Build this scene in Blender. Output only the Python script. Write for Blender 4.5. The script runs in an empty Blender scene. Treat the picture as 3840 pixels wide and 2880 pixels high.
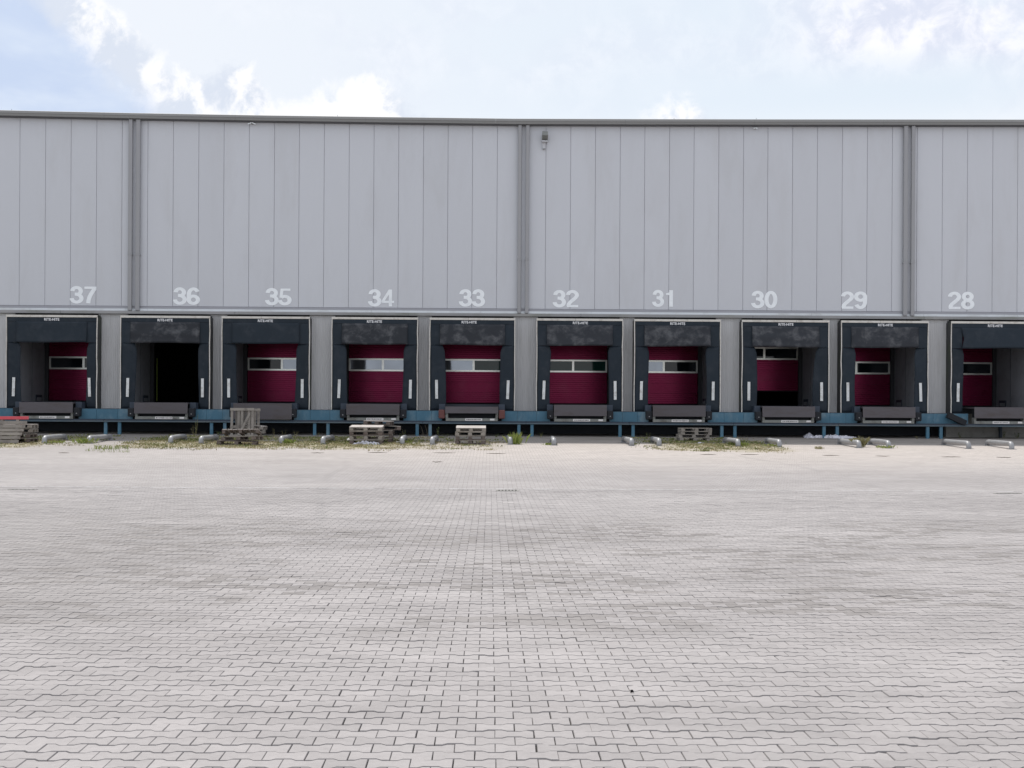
import bpy, bmesh, math, random
import numpy as np
from mathutils import Vector, Matrix, Euler

random.seed(7)
rng = np.random.default_rng(7)
S = bpy.context.scene
C = S.collection
R = math.radians

# ------------------------------------------------------------------ camera
CAM_Z = 1.64
F = 4950.0                       # focal length in photograph pixels (3840 wide)
YAW, ROLL = R(0.95), R(0.33)
PX0, PY0 = 1920.0, 1547.0
_R0 = Vector((math.cos(YAW), -math.sin(YAW), 0))
_F = Vector((math.sin(YAW), math.cos(YAW), 0))
_Z = Vector((0, 0, 1))
_R = _R0 * math.cos(ROLL) + _Z * math.sin(ROLL)
_U = _Z * math.cos(ROLL) - _R0 * math.sin(ROLL)
cam_d = bpy.data.cameras.new('camera')
cam = bpy.data.objects.new('camera', cam_d)
C.objects.link(cam)
m = Matrix.Identity(4)
for i in range(3):
    m[i][0], m[i][1], m[i][2] = _R[i], _U[i], -_F[i]
m[2][3] = CAM_Z
cam.matrix_world = m
cam_d.sensor_fit = 'HORIZONTAL'
cam_d.sensor_width = 36.0
cam_d.lens = 36.0 * F / 3840.0
cam_d.shift_y = (PY0 - 1440.0) / 3840.0
cam_d.clip_start = 0.1
cam_d.clip_end = 3000.0
S.camera = cam

# ------------------------------------------------------------------ colour management, sun
S.view_settings.view_transform = 'Standard'
S.view_settings.look = 'None'
S.view_settings.exposure = 0.14
S.view_settings.gamma = 1.0
S.view_settings.use_curve_mapping = False
S.render.engine = 'CYCLES'
S.cycles.max_bounces = 6
S.cycles.use_denoising = True

SUN_EL, SUN_AZ = R(62.0), R(-30.0)      # azimuth measured from +Y towards +X
sun_dir = Vector((math.sin(SUN_AZ) * math.cos(SUN_EL), math.cos(SUN_AZ) * math.cos(SUN_EL), math.sin(SUN_EL)))
sd = bpy.data.lights.new('sun', 'SUN')
sd.energy = 3.2
sd.angle = R(0.6)
sd.color = (1.0, 0.96, 0.90)
sun = bpy.data.objects.new('sun', sd)
sun.rotation_euler = (-sun_dir).to_track_quat('-Z', 'Y').to_euler()
sun.location = (0, 0, 60)
C.objects.link(sun)

# ------------------------------------------------------------------ node helpers
class NT:
    def __init__(s, tree):
        s.t = tree
    def n(s, typ, **kw):
        nd = s.t.nodes.new(typ)
        for k, v in kw.items():
            if k.startswith('i_'):
                nd.inputs[k[2:].replace('_', ' ')].default_value = v
            else:
                setattr(nd, k, v)
        return nd
    def l(s, a, b):
        s.t.links.new(a, b)
    def _in(s, sock, v):
        if isinstance(v, (int, float)):
            sock.default_value = v
        elif isinstance(v, tuple):
            sock.default_value = v if len(v) == len(sock.default_value) else (*v, 1)
        else:
            s.l(v, sock)
    def math(s, op, a, b=0.0, c=None, clamp=False):
        nd = s.n('ShaderNodeMath', operation=op, use_clamp=clamp)
        s._in(nd.inputs[0], a); s._in(nd.inputs[1], b)
        if c is not None: s._in(nd.inputs[2], c)
        return nd.outputs[0]
    def mix(s, f, a, b, blend='MIX'):
        nd = s.n('ShaderNodeMix', data_type='RGBA', blend_type=blend)
        s._in(nd.inputs[0], f); s._in(nd.inputs[6], a); s._in(nd.inputs[7], b)
        return nd.outputs[2]
    def ss(s, v, lo, hi, a=0.0, b=1.0):
        nd = s.n('ShaderNodeMapRange', interpolation_type='SMOOTHSTEP')
        s._in(nd.inputs[0], v); nd.inputs[1].default_value = lo; nd.inputs[2].default_value = hi
        nd.inputs[3].default_value = a; nd.inputs[4].default_value = b
        return nd.outputs[0]
    def noise(s, vec, scale, detail=4, rough=0.55, dist=0.0):
        nd = s.n('ShaderNodeTexNoise')
        nd.inputs['Scale'].default_value = scale; nd.inputs['Detail'].default_value = detail
        nd.inputs['Roughness'].default_value = rough; nd.inputs['Distortion'].default_value = dist
        if vec is not None: s.l(vec, nd.inputs['Vector'])
        return nd.outputs['Fac']
    def scaled(s, vec, sc, off=(0, 0, 0)):
        nd = s.n('ShaderNodeMapping')
        nd.inputs['Scale'].default_value = sc; nd.inputs['Location'].default_value = off
        s.l(vec, nd.inputs['Vector'])
        return nd.outputs[0]
    def curve(s, v, pts):
        nd = s.n('ShaderNodeFloatCurve')
        s._in(nd.inputs['Value'], v)
        c = nd.mapping.curves[0]
        c.points[0].location = pts[0]; c.points[1].location = pts[-1]
        for p in pts[1:-1]: c.points.new(*p)
        for p in c.points: p.handle_type = 'AUTO_CLAMPED'
        nd.mapping.use_clip = False
        nd.mapping.update()
        return nd.outputs[0]

# ------------------------------------------------------------------ world: sky texture veiled by bright thin cloud
def sky_az_el(px, py):
    d = _F + _R * ((px - PX0) / F) - _U * ((py - PY0) / F)
    return math.atan2(d.x, d.y), d.z / math.hypot(d.x, d.y)

W = bpy.data.worlds.new('World')
S.world = W
W.use_nodes = True
W.node_tree.nodes.clear()
w = NT(W.node_tree)
out = w.n('ShaderNodeOutputWorld'); bg = w.n('ShaderNodeBackground')
bg.inputs['Strength'].default_value = 0.1
w.l(bg.outputs[0], out.inputs[0])
sky = w.n('ShaderNodeTexSky', sky_type='NISHITA', sun_disc=False, sun_elevation=SUN_EL, sun_rotation=SUN_AZ,
          air_density=1.0, dust_density=2.0, ozone_density=1.0)
tc = w.n('ShaderNodeTexCoord')
sep = w.n('ShaderNodeSeparateXYZ'); w.l(tc.outputs['Generated'], sep.inputs[0])
X_, Y_, Z_ = sep.outputs
az = w.math('ARCTAN2', X_, Y_)
hyp = w.math('SQRT', w.math('ADD', w.math('MULTIPLY', X_, X_), w.math('MULTIPLY', Y_, Y_)))
te = w.math('DIVIDE', Z_, w.math('MAXIMUM', hyp, 0.001))
dvec = tc.outputs['Generated']
n_big = w.noise(dvec, 9.0, 6, 0.6, 0.3)
n_puff = w.noise(dvec, 42.0, 7, 0.62, 0.35)
n_fine = w.noise(dvec, 120.0, 5, 0.6, 0.2)
n_soft = w.noise(w.scaled(dvec, (1, 1, 2.6)), 5.0, 5, 0.55, 0.4)
# pale veil over the blue
veil_c = w.mix(w.ss(az, -0.30, 0.22), (8.5, 8.8, 9.3), (7.75, 8.45, 9.2))
veil_c = w.mix(w.ss(te, 0.235, 0.19), veil_c, (8.9, 9.2, 9.6))
base = w.mix(0.88, sky.outputs[0], veil_c)
# soft thin cloud everywhere, thicker up on the right
right = w.math('MULTIPLY', w.ss(az, 0.16, 0.30), w.ss(te, 0.235, 0.28))
soft_m = w.math('ADD', w.ss(n_soft, 0.48, 0.75, 0, 0.35), w.math('MULTIPLY', right, w.ss(n_big, 0.30, 0.50, 0, 1.0)), clamp=True)
soft_c = w.mix(w.ss(n_puff, 0.36, 0.64), (6.9, 7.3, 8.5), (9.1, 9.15, 9.7))
base = w.mix(soft_m, base, soft_c)
# cumulus bank with its crest line
crest_px = [(-1500, 300), (-900, -300), (-300, -420), (60, -330), (230, -150), (330, -40), (450, 40), (560, 150), (650, 235), (760, 255), (850, 205), (930, 220),
            (1000, 310), (1060, 375), (1120, 365), (1190, 310), (1270, 300), (1340, 245), (1410, 255), (1480, 330), (1580, 385), (1700, 430),
            (1900, 520), (2250, 520), (2420, 430), (2500, 385), (2560, 368), (2640, 400), (2760, 450), (3000, 540), (4300, 560)]
AZ0, AZ1, T0, T1 = -0.65, 0.55, 0.15, 0.40
pts = []
for px, py in crest_px:
    a, t = sky_az_el(px, py)
    pts.append(((a - AZ0) / (AZ1 - AZ0), (t - T0) / (T1 - T0)))
pts = [p for p in pts if 0.0 < p[0] < 1.0]
pts = [(0.0, 0.15)] + pts + [(1.0, 0.10)]
azn = w.math('DIVIDE', w.math('SUBTRACT', az, AZ0), AZ1 - AZ0, clamp=True)
crest = w.math('MULTIPLY_ADD', w.curve(azn, pts), T1 - T0, T0)
crest = w.math('ADD', crest, w.math('MULTIPLY', w.math('SUBTRACT', n_puff, 0.5), 0.048))
crest = w.math('ADD', crest, w.math('MULTIPLY', w.math('SUBTRACT', n_fine, 0.5), 0.022))
depth = w.math('SUBTRACT', crest, te)
dm = w.ss(depth, -0.003, 0.018)
dm = w.math('MULTIPLY', dm, w.ss(te, 0.02, 0.12))
deep = w.math('ADD', depth, w.math('MULTIPLY', w.math('SUBTRACT', n_big, 0.5), 0.06))
leftness = w.ss(az, -0.19, -0.27)
blue_in = w.math('MULTIPLY', w.ss(deep, 0.026, 0.062), leftness)
puff_sh = w.ss(w.math('ADD', w.math('MULTIPLY', n_puff, 0.6), w.math('MULTIPLY', n_big, 0.4)), 0.54, 0.42)
cum_c = w.mix(w.math('MULTIPLY', puff_sh, 0.9), (9.3, 9.35, 9.6), (6.4, 7.0, 8.1))
cum_c = w.mix(blue_in, cum_c, w.mix(w.ss(n_soft, 0.4, 0.62), (5.5, 6.45, 8.3), (6.7, 7.5, 8.8)))
skyc = w.mix(dm, base, cum_c)
w.l(skyc, bg.inputs['Color'])

# ------------------------------------------------------------------ materials
def new_mat(name):
    mt = bpy.data.materials.new(name); mt.use_nodes = True
    t = NT(mt.node_tree); mt.node_tree.nodes.clear()
    o = t.n('ShaderNodeOutputMaterial'); p = t.n('ShaderNodeBsdfPrincipled')
    t.l(p.outputs[0], o.inputs[0])
    return mt, t, p

def mat(name, col, rough=0.6, var=0.06, vscale=1.5, metal=0.0, obj_var=0.0, dirt_shade=None, dirt_amt=0.0, dirt_scale=2.0,
        stretch=(1, 1, 1), bump=0.0, bscale=60.0, spec=0.5, fine=0.0):
    mt, t, p = new_mat(name)
    pos = t.n('ShaderNodeNewGeometry').outputs['Position']
    v = t.scaled(pos, stretch)
    n = t.noise(v, vscale, 6, 0.6)
    f = t.math('MULTIPLY_ADD', t.math('SUBTRACT', n, 0.5), 4 * var, 1.0)
    if obj_var:
        oi = t.n('ShaderNodeObjectInfo')
        f = t.math('ADD', f, t.math('MULTIPLY', t.math('SUBTRACT', oi.outputs['Random'], 0.5), 2 * obj_var))
    if fine:
        f = t.math('ADD', f, t.math('MULTIPLY', t.math('SUBTRACT', t.noise(pos, 90.0, 3, 0.6), 0.5), 4 * fine))
    cb = t.n('ShaderNodeCombineColor')
    for i in range(3): t.l(f, cb.inputs[i])
    c = t.mix(1.0, (*col, 1), cb.outputs[0], 'MULTIPLY')
    if dirt_shade:
        dn = t.noise(v, dirt_scale, 7, 0.65, 0.3)
        c = t.mix(t.ss(dn, 0.45, 0.72, 0, dirt_amt), c, (*dirt_shade, 1))
    t.l(c, p.inputs['Base Color'])
    p.inputs['Roughness'].default_value = rough
    p.inputs['Metallic'].default_value = metal
    p.inputs['Specular IOR Level'].default_value = spec
    if bump:
        b = t.n('ShaderNodeBump'); b.inputs['Strength'].default_value = bump; b.inputs['Distance'].default_value = 0.01
        t.l(t.noise(pos, bscale, 4, 0.6), b.inputs['Height']); t.l(b.outputs[0], p.inputs['Normal'])
    return mt

M = {}
M['panel'] = mat('light_grey_coated_steel', (0.565, 0.583, 0.622), 0.42, 0.018, 0.35, obj_var=0.018, stretch=(1, 1, 0.25),
                 dirt_shade=(0.47, 0.475, 0.49), dirt_amt=0.3, dirt_scale=0.9, spec=0.4, bump=0.25, bscale=1.3)
M['pier'] = mat('ribbed_grey_steel', (0.59, 0.595, 0.605), 0.5, 0.03, 1.0, obj_var=0.03, stretch=(3, 1, 0.3), dirt_shade=(0.34, 0.34, 0.33), dirt_amt=0.35)
M['fascia_top'] = mat('weathered_grey_coping', (0.27, 0.272, 0.27), 0.55, 0.03, 0.5, stretch=(0.4, 1, 1))
M['fascia'] = mat('weathered_grey_gutter', (0.215, 0.215, 0.212), 0.55, 0.04, 0.5, stretch=(0.4, 1, 1))
M['soffit'] = mat('dark_soffit_metal', (0.10, 0.10, 0.11), 0.6, 0.02, 1)
M['pipe'] = mat('grey_downpipe_metal', (0.31, 0.315, 0.33), 0.5, 0.03, 0.8, stretch=(1, 1, 0.3))
M['strip'] = mat('pale_flashing', (0.66, 0.70, 0.73), 0.5, 0.05, 1.2, stretch=(0.5, 1, 1), dirt_shade=(0.40, 0.40, 0.38), dirt_amt=0.5)
M['lintel'] = mat('grey_concrete_lintel', (0.33, 0.33, 0.335), 0.8, 0.06, 1.0, stretch=(0.4, 1, 1), dirt_shade=(0.19, 0.20, 0.16), dirt_amt=0.7, dirt_scale=1.1)
M['dark_strip'] = mat('grey_base_profile', (0.33, 0.335, 0.37), 0.5, 0.03, 1)
M['white_paint'] = mat('white_number_film', (0.88, 0.92, 0.95), 0.5, 0.02, 6, dirt_shade=(0.74, 0.78, 0.82), dirt_amt=0.5, dirt_scale=5)
M['trim'] = mat('white_aluminium_trim', (0.64, 0.62, 0.58), 0.45, 0.05, 3, dirt_shade=(0.40, 0.37, 0.33), dirt_amt=0.7, dirt_scale=4)
M['fabric'] = mat('charcoal_shelter_fabric', (0.018, 0.027, 0.038), 0.62, 0.10, 1.6, spec=0.22, obj_var=0.10, dirt_shade=(0.042, 0.050, 0.062), dirt_amt=0.5, dirt_scale=1.7, bump=0.15, bscale=30)
M['fabric_side'] = mat('grey_shelter_side_fabric', (0.045, 0.047, 0.05), 0.7, 0.1, 1.5, stretch=(1, 1, 0.4), dirt_shade=(0.05, 0.07, 0.03), dirt_amt=0.6)
M['fabric_worn'] = mat('worn_dusty_curtain_fabric', (0.030, 0.034, 0.042), 0.62, 0.12, 2.2, spec=0.25, obj_var=0.10, dirt_shade=(0.15, 0.155, 0.165), dirt_amt=0.60, dirt_scale=2.2, stretch=(1.0, 1, 1.2), bump=0.2, bscale=22, fine=0.02)
M['stripe'] = mat('white_guide_stripe', (0.74, 0.76, 0.76), 0.5, 0.05, 6, dirt_shade=(0.35, 0.33, 0.3), dirt_amt=0.6, dirt_scale=5)
M['letter'] = mat('white_lettering', (0.82, 0.83, 0.86), 0.5, 0.0)
M['door'] = mat('glossy_crimson_door_steel', (0.185, 0.009, 0.050), 0.27, 0.08, 1.2, metal=0.6, dirt_shade=(0.19, 0.035, 0.07), dirt_amt=0.35, spec=0.3, obj_var=0.04)
M['door_frame'] = mat('brushed_aluminium_window_frame', (0.80, 0.81, 0.76), 0.28, 0.03, 3, metal=0.85)
M['recess'] = mat('grey_recess_cladding', (0.33, 0.345, 0.375), 0.6, 0.04, 1.2, dirt_shade=(0.20, 0.21, 0.225), dirt_amt=0.5)
M['recess_dark'] = mat('dark_recess_lining', (0.045, 0.047, 0.055), 0.7, 0.04, 1.2)
M['interior'] = mat('dark_hall_interior', (0.03, 0.03, 0.032), 0.9, 0.0)
M['lip'] = mat('worn_steel_lip', (0.098, 0.089, 0.098), 0.55, 0.06, 1.5, metal=0.25, stretch=(0.5, 1, 2), dirt_shade=(0.075, 0.06, 0.055), dirt_amt=0.6, obj_var=0.08)
M['black'] = mat('black_rubber', (0.012, 0.014, 0.019), 0.8, 0.1, 4, bump=0.2)
M['rust_rubber'] = mat('reddish_brown_buffer', (0.15, 0.06, 0.055), 0.8, 0.08, 4)
M['blue'] = mat('faded_blue_steel', (0.050, 0.150, 0.225), 0.5, 0.16, 1.3, stretch=(1, 1, 0.6), dirt_shade=(0.20, 0.29, 0.345), dirt_amt=0.75, dirt_scale=1.2, obj_var=0.05)
M['blue_dirty'] = mat('dirty_blue_grey_beam', (0.085, 0.125, 0.155), 0.6, 0.10, 1.3, stretch=(0.6, 1, 1), dirt_shade=(0.17, 0.165, 0.15), dirt_amt=0.6, dirt_scale=1.0)
M['dark_steel'] = mat('dark_blue_steel', (0.035, 0.05, 0.075), 0.6, 0.06, 2)
M['cill'] = mat('grimy_pale_steel_cill', (0.24, 0.25, 0.235), 0.7, 0.12, 2.5, dirt_shade=(0.09, 0.08, 0.07), dirt_amt=0.8, dirt_scale=2.5)
M['sticker'] = mat('white_sticker', (0.78, 0.76, 0.75), 0.5, 0.02)
M['ink'] = mat('dark_print', (0.10, 0.09, 0.10), 0.6, 0.0)
M['concrete'] = mat('stained_concrete', (0.30, 0.29, 0.27), 0.85, 0.06, 1.0, dirt_shade=(0.12, 0.13, 0.11), dirt_amt=0.6)
M['concrete_dark'] = mat('damp_dark_concrete', (0.055, 0.062, 0.075), 0.9, 0.08, 1.0)  # darkness of the void under the platform put into the concrete colour
M['galv'] = mat('galvanised_steel_pipe', (0.31, 0.315, 0.325), 0.45, 0.06, 3.0, metal=0.2, dirt_shade=(0.20, 0.19, 0.18), dirt_amt=0.6, dirt_scale=5, obj_var=0.05)
M['wood'] = mat('weathered_grey_wood', (0.28, 0.255, 0.228), 0.85, 0.10, 5.0, obj_var=0.16, stretch=(1, 1, 1), dirt_shade=(0.13, 0.11, 0.10), dirt_amt=0.7, dirt_scale=4, bump=0.3)
M['wood_pale'] = mat('sun_bleached_pale_wood', (0.52, 0.48, 0.45), 0.85, 0.08, 5.0, obj_var=0.12, dirt_shade=(0.30, 0.26, 0.22), dirt_amt=0.6, dirt_scale=4, bump=0.3)  # paler boards, mostly on the topmost pallets
M['wood_dark'] = mat('dark_wood', (0.12, 0.095, 0.085), 0.85, 0.12, 5.0, obj_var=0.2, dirt_shade=(0.26, 0.23, 0.20), dirt_amt=0.5, dirt_scale=4)  # darker wood, mostly on blocks and lower pallets
M['wood_red'] = mat('red_painted_wood', (0.52, 0.07, 0.09), 0.75, 0.08, 4.0, dirt_shade=(0.32, 0.24, 0.22), dirt_amt=0.7, dirt_scale=2.5)
M['film'] = mat('crumpled_white_film', (0.62, 0.62, 0.68), 0.35, 0.1, 6.0, spec=0.6)
M['cup'] = mat('white_cup_plastic', (0.8, 0.78, 0.74), 0.4, 0.0)
M['iron'] = mat('cast_iron_grate', (0.10, 0.10, 0.10), 0.6, 0.1, 8.0)
M['pit'] = mat('black_pit', (0.01, 0.01, 0.01), 0.95, 0.0)
M['lamp_head'] = mat('grey_lamp_housing', (0.20, 0.21, 0.20), 0.5, 0.03)
M['lamp_light'] = mat('pale_lamp_bracket', (0.50, 0.51, 0.54), 0.5, 0.03)
M['lime'] = mat('yellow_green_edge_strip', (0.20, 0.26, 0.04), 0.6, 0.05)
M['twig'] = mat('dry_dark_twig', (0.10, 0.085, 0.06), 0.9, 0.1, 6)
M['leaf_dead'] = mat('dead_black_leaf', (0.018, 0.015, 0.018), 0.8, 0.1, 30)
M['stem'] = mat('straw_stem', (0.22, 0.20, 0.09), 0.8, 0.1, 10)

def leafy(name, a, b, trans=0.25):
    mt, t, p = new_mat(name)
    g = t.n('ShaderNodeNewGeometry')
    c = t.mix(g.outputs['Random Per Island'], (*a, 1), (*b, 1))
    t.l(c, p.inputs['Base Color']); p.inputs['Roughness'].default_value = 0.7
    p.inputs['Specular IOR Level'].default_value = 0.2
    return mt
M['straw'] = leafy('dry_straw_grass', (0.42, 0.36, 0.22), (0.25, 0.235, 0.12))
M['green'] = leafy('green_grass', (0.09, 0.13, 0.035), (0.24, 0.24, 0.09))
M['bright_green'] = leafy('bright_green_leaves', (0.17, 0.24, 0.05), (0.33, 0.35, 0.11))
M['weed'] = leafy('dull_green_leaves', (0.05, 0.10, 0.035), (0.12, 0.17, 0.06))

def glass(name, base, ior, rough, metal=0.0):
    mt, t, p = new_mat(name)
    pos = t.n('ShaderNodeNewGeometry').outputs['Position']
    n = t.noise(pos, 0.9, 3, 0.5, 0.5)
    t.l(t.mix(t.ss(n, 0.35, 0.65), (*[c * 0.85 for c in base], 1), (*base, 1)), p.inputs['Base Color'])
    p.inputs['IOR'].default_value = ior; p.inputs['Roughness'].default_value = rough; p.inputs['Metallic'].default_value = metal
    return mt
M['pane_dark'] = glass('dark_door_window', (0.012, 0.018, 0.024), 1.5, 0.04)
M['pane_hazy'] = glass('mirroring_door_window', (0.36, 0.39, 0.44), 1.6, 0.06, 0.62)
M['pane_green'] = glass('greenish_door_window', (0.022, 0.085, 0.070), 1.5, 0.05, 0.0)

# pavers: colour per stone, stains, dust
def paver_material(name, geometry_stones):
    mt, t, p = new_mat(name)
    g = t.n('ShaderNodeNewGeometry')
    pos = g.outputs['Position']
    sepp = t.n('ShaderNodeSeparateXYZ'); t.l(pos, sepp.inputs[0])
    px, py = sepp.outputs[0], sepp.outputs[1]
    if geometry_stones:
        oi = t.n('ShaderNodeObjectInfo')
        rnd = t.math('FRACT', t.math('ADD', g.outputs['Random Per Island'], oi.outputs['Random']))
        joint = None
    else:
        # the same 20 x 14 cm courses too far off for single stones to be told apart
        br = t.n('ShaderNodeTexBrick', offset=0.5, squash=1.0)
        br.inputs['Scale'].default_value = 1.0
        br.inputs['Brick Width'].default_value = 0.2
        br.inputs['Row Height'].default_value = 0.141
        br.inputs['Mortar Size'].default_value = 0.006
        br.inputs['Mortar Smooth'].default_value = 0.2
        br.inputs['Color1'].default_value = (0, 0, 0, 1); br.inputs['Color2'].default_value = (1, 1, 1, 1)
        br.inputs['Mortar'].default_value = (0.5, 0.5, 0.5, 1)
        t.l(pos, br.inputs['Vector'])
        sc = t.n('ShaderNodeSeparateColor'); t.l(br.outputs['Color'], sc.inputs[0])
        rnd = sc.outputs[0]; joint = br.outputs['Fac']
    big = t.noise(t.scaled(pos, (0.5, 1.0, 1)), 0.32, 5, 0.6, 0.4)
    mid = t.noise(t.scaled(pos, (0.7, 1.6, 1)), 1.1, 6, 0.65, 0.3)
    grain = t.noise(pos, 260.0, 3, 0.7)
    blot = t.noise(pos, 22.0, 5, 0.7)
    base = t.mix(t.ss(big, 0.35, 0.65), (0.298, 0.281, 0.278), (0.347, 0.328, 0.324))
    # distant part dustier and warmer
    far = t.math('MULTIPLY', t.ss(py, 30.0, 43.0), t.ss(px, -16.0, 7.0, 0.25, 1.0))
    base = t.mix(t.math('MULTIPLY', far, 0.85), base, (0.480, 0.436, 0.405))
    patch = t.math('MULTIPLY', t.math('MULTIPLY', t.ss(px, -1.8, -4.2), t.ss(py, 8.0, 10.5)), t.ss(py, 26.0, 15.0))
    base = t.mix(t.math('MULTIPLY', patch, 0.6), base, (0.252, 0.238, 0.232))
    # darker single stones, mostly in the middle distance
    zone = t.math('MULTIPLY', t.ss(py, 8.6, 11.0), t.ss(py, 22.0, 18.5))
    zone = t.math('MULTIPLY', zone, t.ss(t.noise(t.scaled(pos, (0.5, 1, 1)), 0.75, 3, 0.5), 0.44, 0.54))
    dark = t.math('MULTIPLY', t.math('GREATER_THAN', rnd, 0.50), zone)
    base = t.mix(t.math('MULTIPLY', dark, 0.85), base, (0.218, 0.203, 0.196))
    darkany = t.math('GREATER_THAN', rnd, 0.965)
    base = t.mix(t.math('MULTIPLY', darkany, 0.22), base, (0.21, 0.203, 0.198))
    vor = t.n('ShaderNodeTexVoronoi'); vor.inputs['Scale'].default_value = 0.9; vor.inputs['Randomness'].default_value = 1.0
    t.l(pos, vor.inputs['Vector'])
    drip = t.math('MULTIPLY', t.ss(t.math('ADD', vor.outputs['Distance'], t.math('MULTIPLY', blot, 0.10)), 0.115, 0.075), t.math('GREATER_THAN', t.noise(pos, 0.35, 2, 0.5), 0.53))
    base = t.mix(t.math('MULTIPLY', drip, 0.45), base, (0.16, 0.153, 0.15))
    tx_ = t.math('ADD', t.math('ADD', px, t.math('MULTIPLY', py, 0.10)), t.math('MULTIPLY', t.noise(t.scaled(pos, (0.0, 0.06, 0)), 1.0, 2, 0.5), 3.0))
    tyre = t.math('PINGPONG', t.math('ADD', tx_, 40.0), 2.05)
    tyre = t.math('MULTIPLY', t.ss(tyre, 0.16, 0.05), t.ss(t.noise(t.scaled(pos, (0.6, 0.16, 1)), 0.7, 4, 0.6), 0.50, 0.66))
    base = t.mix(t.math('MULTIPLY', tyre, 0.22), base, (0.20, 0.193, 0.19))
    f = t.math('MULTIPLY_ADD', t.math('SUBTRACT', rnd, 0.5), 0.13, 1.0)
    f = t.math('ADD', f, t.math('MULTIPLY', t.math('SUBTRACT', mid, 0.5), 0.45))
    f = t.math('ADD', f, t.math('MULTIPLY', t.math('SUBTRACT', blot, 0.5), 0.34))
    f = t.math('ADD', f, t.math('MULTIPLY', t.math('SUBTRACT', grain, 0.5), 0.30))
    cb = t.n('ShaderNodeCombineColor')
    for i in range(3): t.l(f, cb.inputs[i])
    c = t.mix(1.0, base, cb.outputs[0], 'MULTIPLY')
    if joint is not None:
        c = t.mix(t.math('MULTIPLY', joint, 0.80), c, (0.15, 0.135, 0.12))
        # dead grass and moss lying over the stones near the docks
        cov = t.curve(t.ss_lin(px, -24.0, 24.0), GRASS_CURVE)
        edge = t.math('ADD', py, t.math('MULTIPLY', t.math('SUBTRACT', t.noise(pos, 0.55, 4, 0.6), 0.5), 5.5))
        win = t.math('MULTIPLY', t.ss(edge, 42.2, 44.2), t.ss(py, 52.0, 50.0))
        gm = t.math('MULTIPLY', t.math('MULTIPLY', cov, win), t.ss(t.noise(pos, 2.6, 5, 0.7), 0.30, 0.52))
        gc = t.mix(t.noise(pos, 6.0, 4, 0.7), (0.36, 0.315, 0.20), (0.22, 0.20, 0.12))
        c = t.mix(t.math('MULTIPLY', gm, 0.9), c, gc)
        dirt_shade = t.math('MULTIPLY', t.ss(py, 46.0, 49.0), t.ss(mid, 0.35, 0.6, 0.5, 1.0))  # deepens the hall's shadow strip: shade put into the paving colour
        c = t.mix(t.math('MULTIPLY', dirt_shade, 0.75), c, (0.175, 0.165, 0.150))
    t.l(c, p.inputs['Base Color'])
    p.inputs['Roughness'].default_value = 0.85
    p.inputs['Specular IOR Level'].default_value = 0.25
    b = t.n('ShaderNodeBump'); b.inputs['Strength'].default_value = 0.35; b.inputs['Distance'].default_value = 0.004
    t.l(t.math('ADD', grain, t.math('MULTIPLY', blot, 1.5)), b.inputs['Height']); t.l(b.outputs[0], p.inputs['Normal'])
    return mt
def _ss_lin(s, v, lo, hi):
    nd = s.n('ShaderNodeMapRange'); s._in(nd.inputs[0], v)
    nd.inputs[1].default_value = lo; nd.inputs[2].default_value = hi
    return nd.outputs[0]
NT.ss_lin = _ss_lin
_gx = [(-24, .8), (-17.5, .8), (-15.6, .9), (-14.9, .15), (-12.9, .1), (-12.1, .9), (-9, 1), (-5, 1), (-3.0, .7), (-2.1, .45), (-1.4, .4), (0.4, .25),
       (0.8, .03), (2.6, .02), (3.4, .11), (4.3, .11), (5.2, .03), (5.8, .5), (6.8, .85), (9.3, .9), (10.2, .12), (11.5, .02), (13, .05), (17, .03), (24, .02)]
GRASS_CURVE = [((x + 24) / 48.0, v) for x, v in _gx]
M['paver'] = paver_material('concrete_paver', True)
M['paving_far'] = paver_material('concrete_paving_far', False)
M['sand'] = mat('dark_joint_sand', (0.035, 0.032, 0.03), 0.95, 0.15, 8.0)

# ------------------------------------------------------------------ placing and mesh helpers
def at(px, py, Y):
    """point of the photograph at depth Y (metres in front of the camera, along the yard)"""
    d = _F + _R * ((px - PX0) / F) - _U * ((py - PY0) / F)
    k = Y / d.y
    return Vector((d.x * k, Y, CAM_Z + d.z * k))
DRAIN_Y, SLOPE = 28.5, 0.0290
def gz(y):
    return 0.0 if y < DRAIN_Y else SLOPE * (min(y, 60.0) - DRAIN_Y)
def ground(px, py):
    d = _F + _R * ((px - PX0) / F) - _U * ((py - PY0) / F)
    k = -CAM_Z / d.z if d.z < 0 else 1e9
    if d.y * k > DRAIN_Y:
        k = (-CAM_Z - SLOPE * DRAIN_Y) / (d.z - SLOPE * d.y)
    return Vector((d.x * k, d.y * k, CAM_Z + d.z * k))

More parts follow.
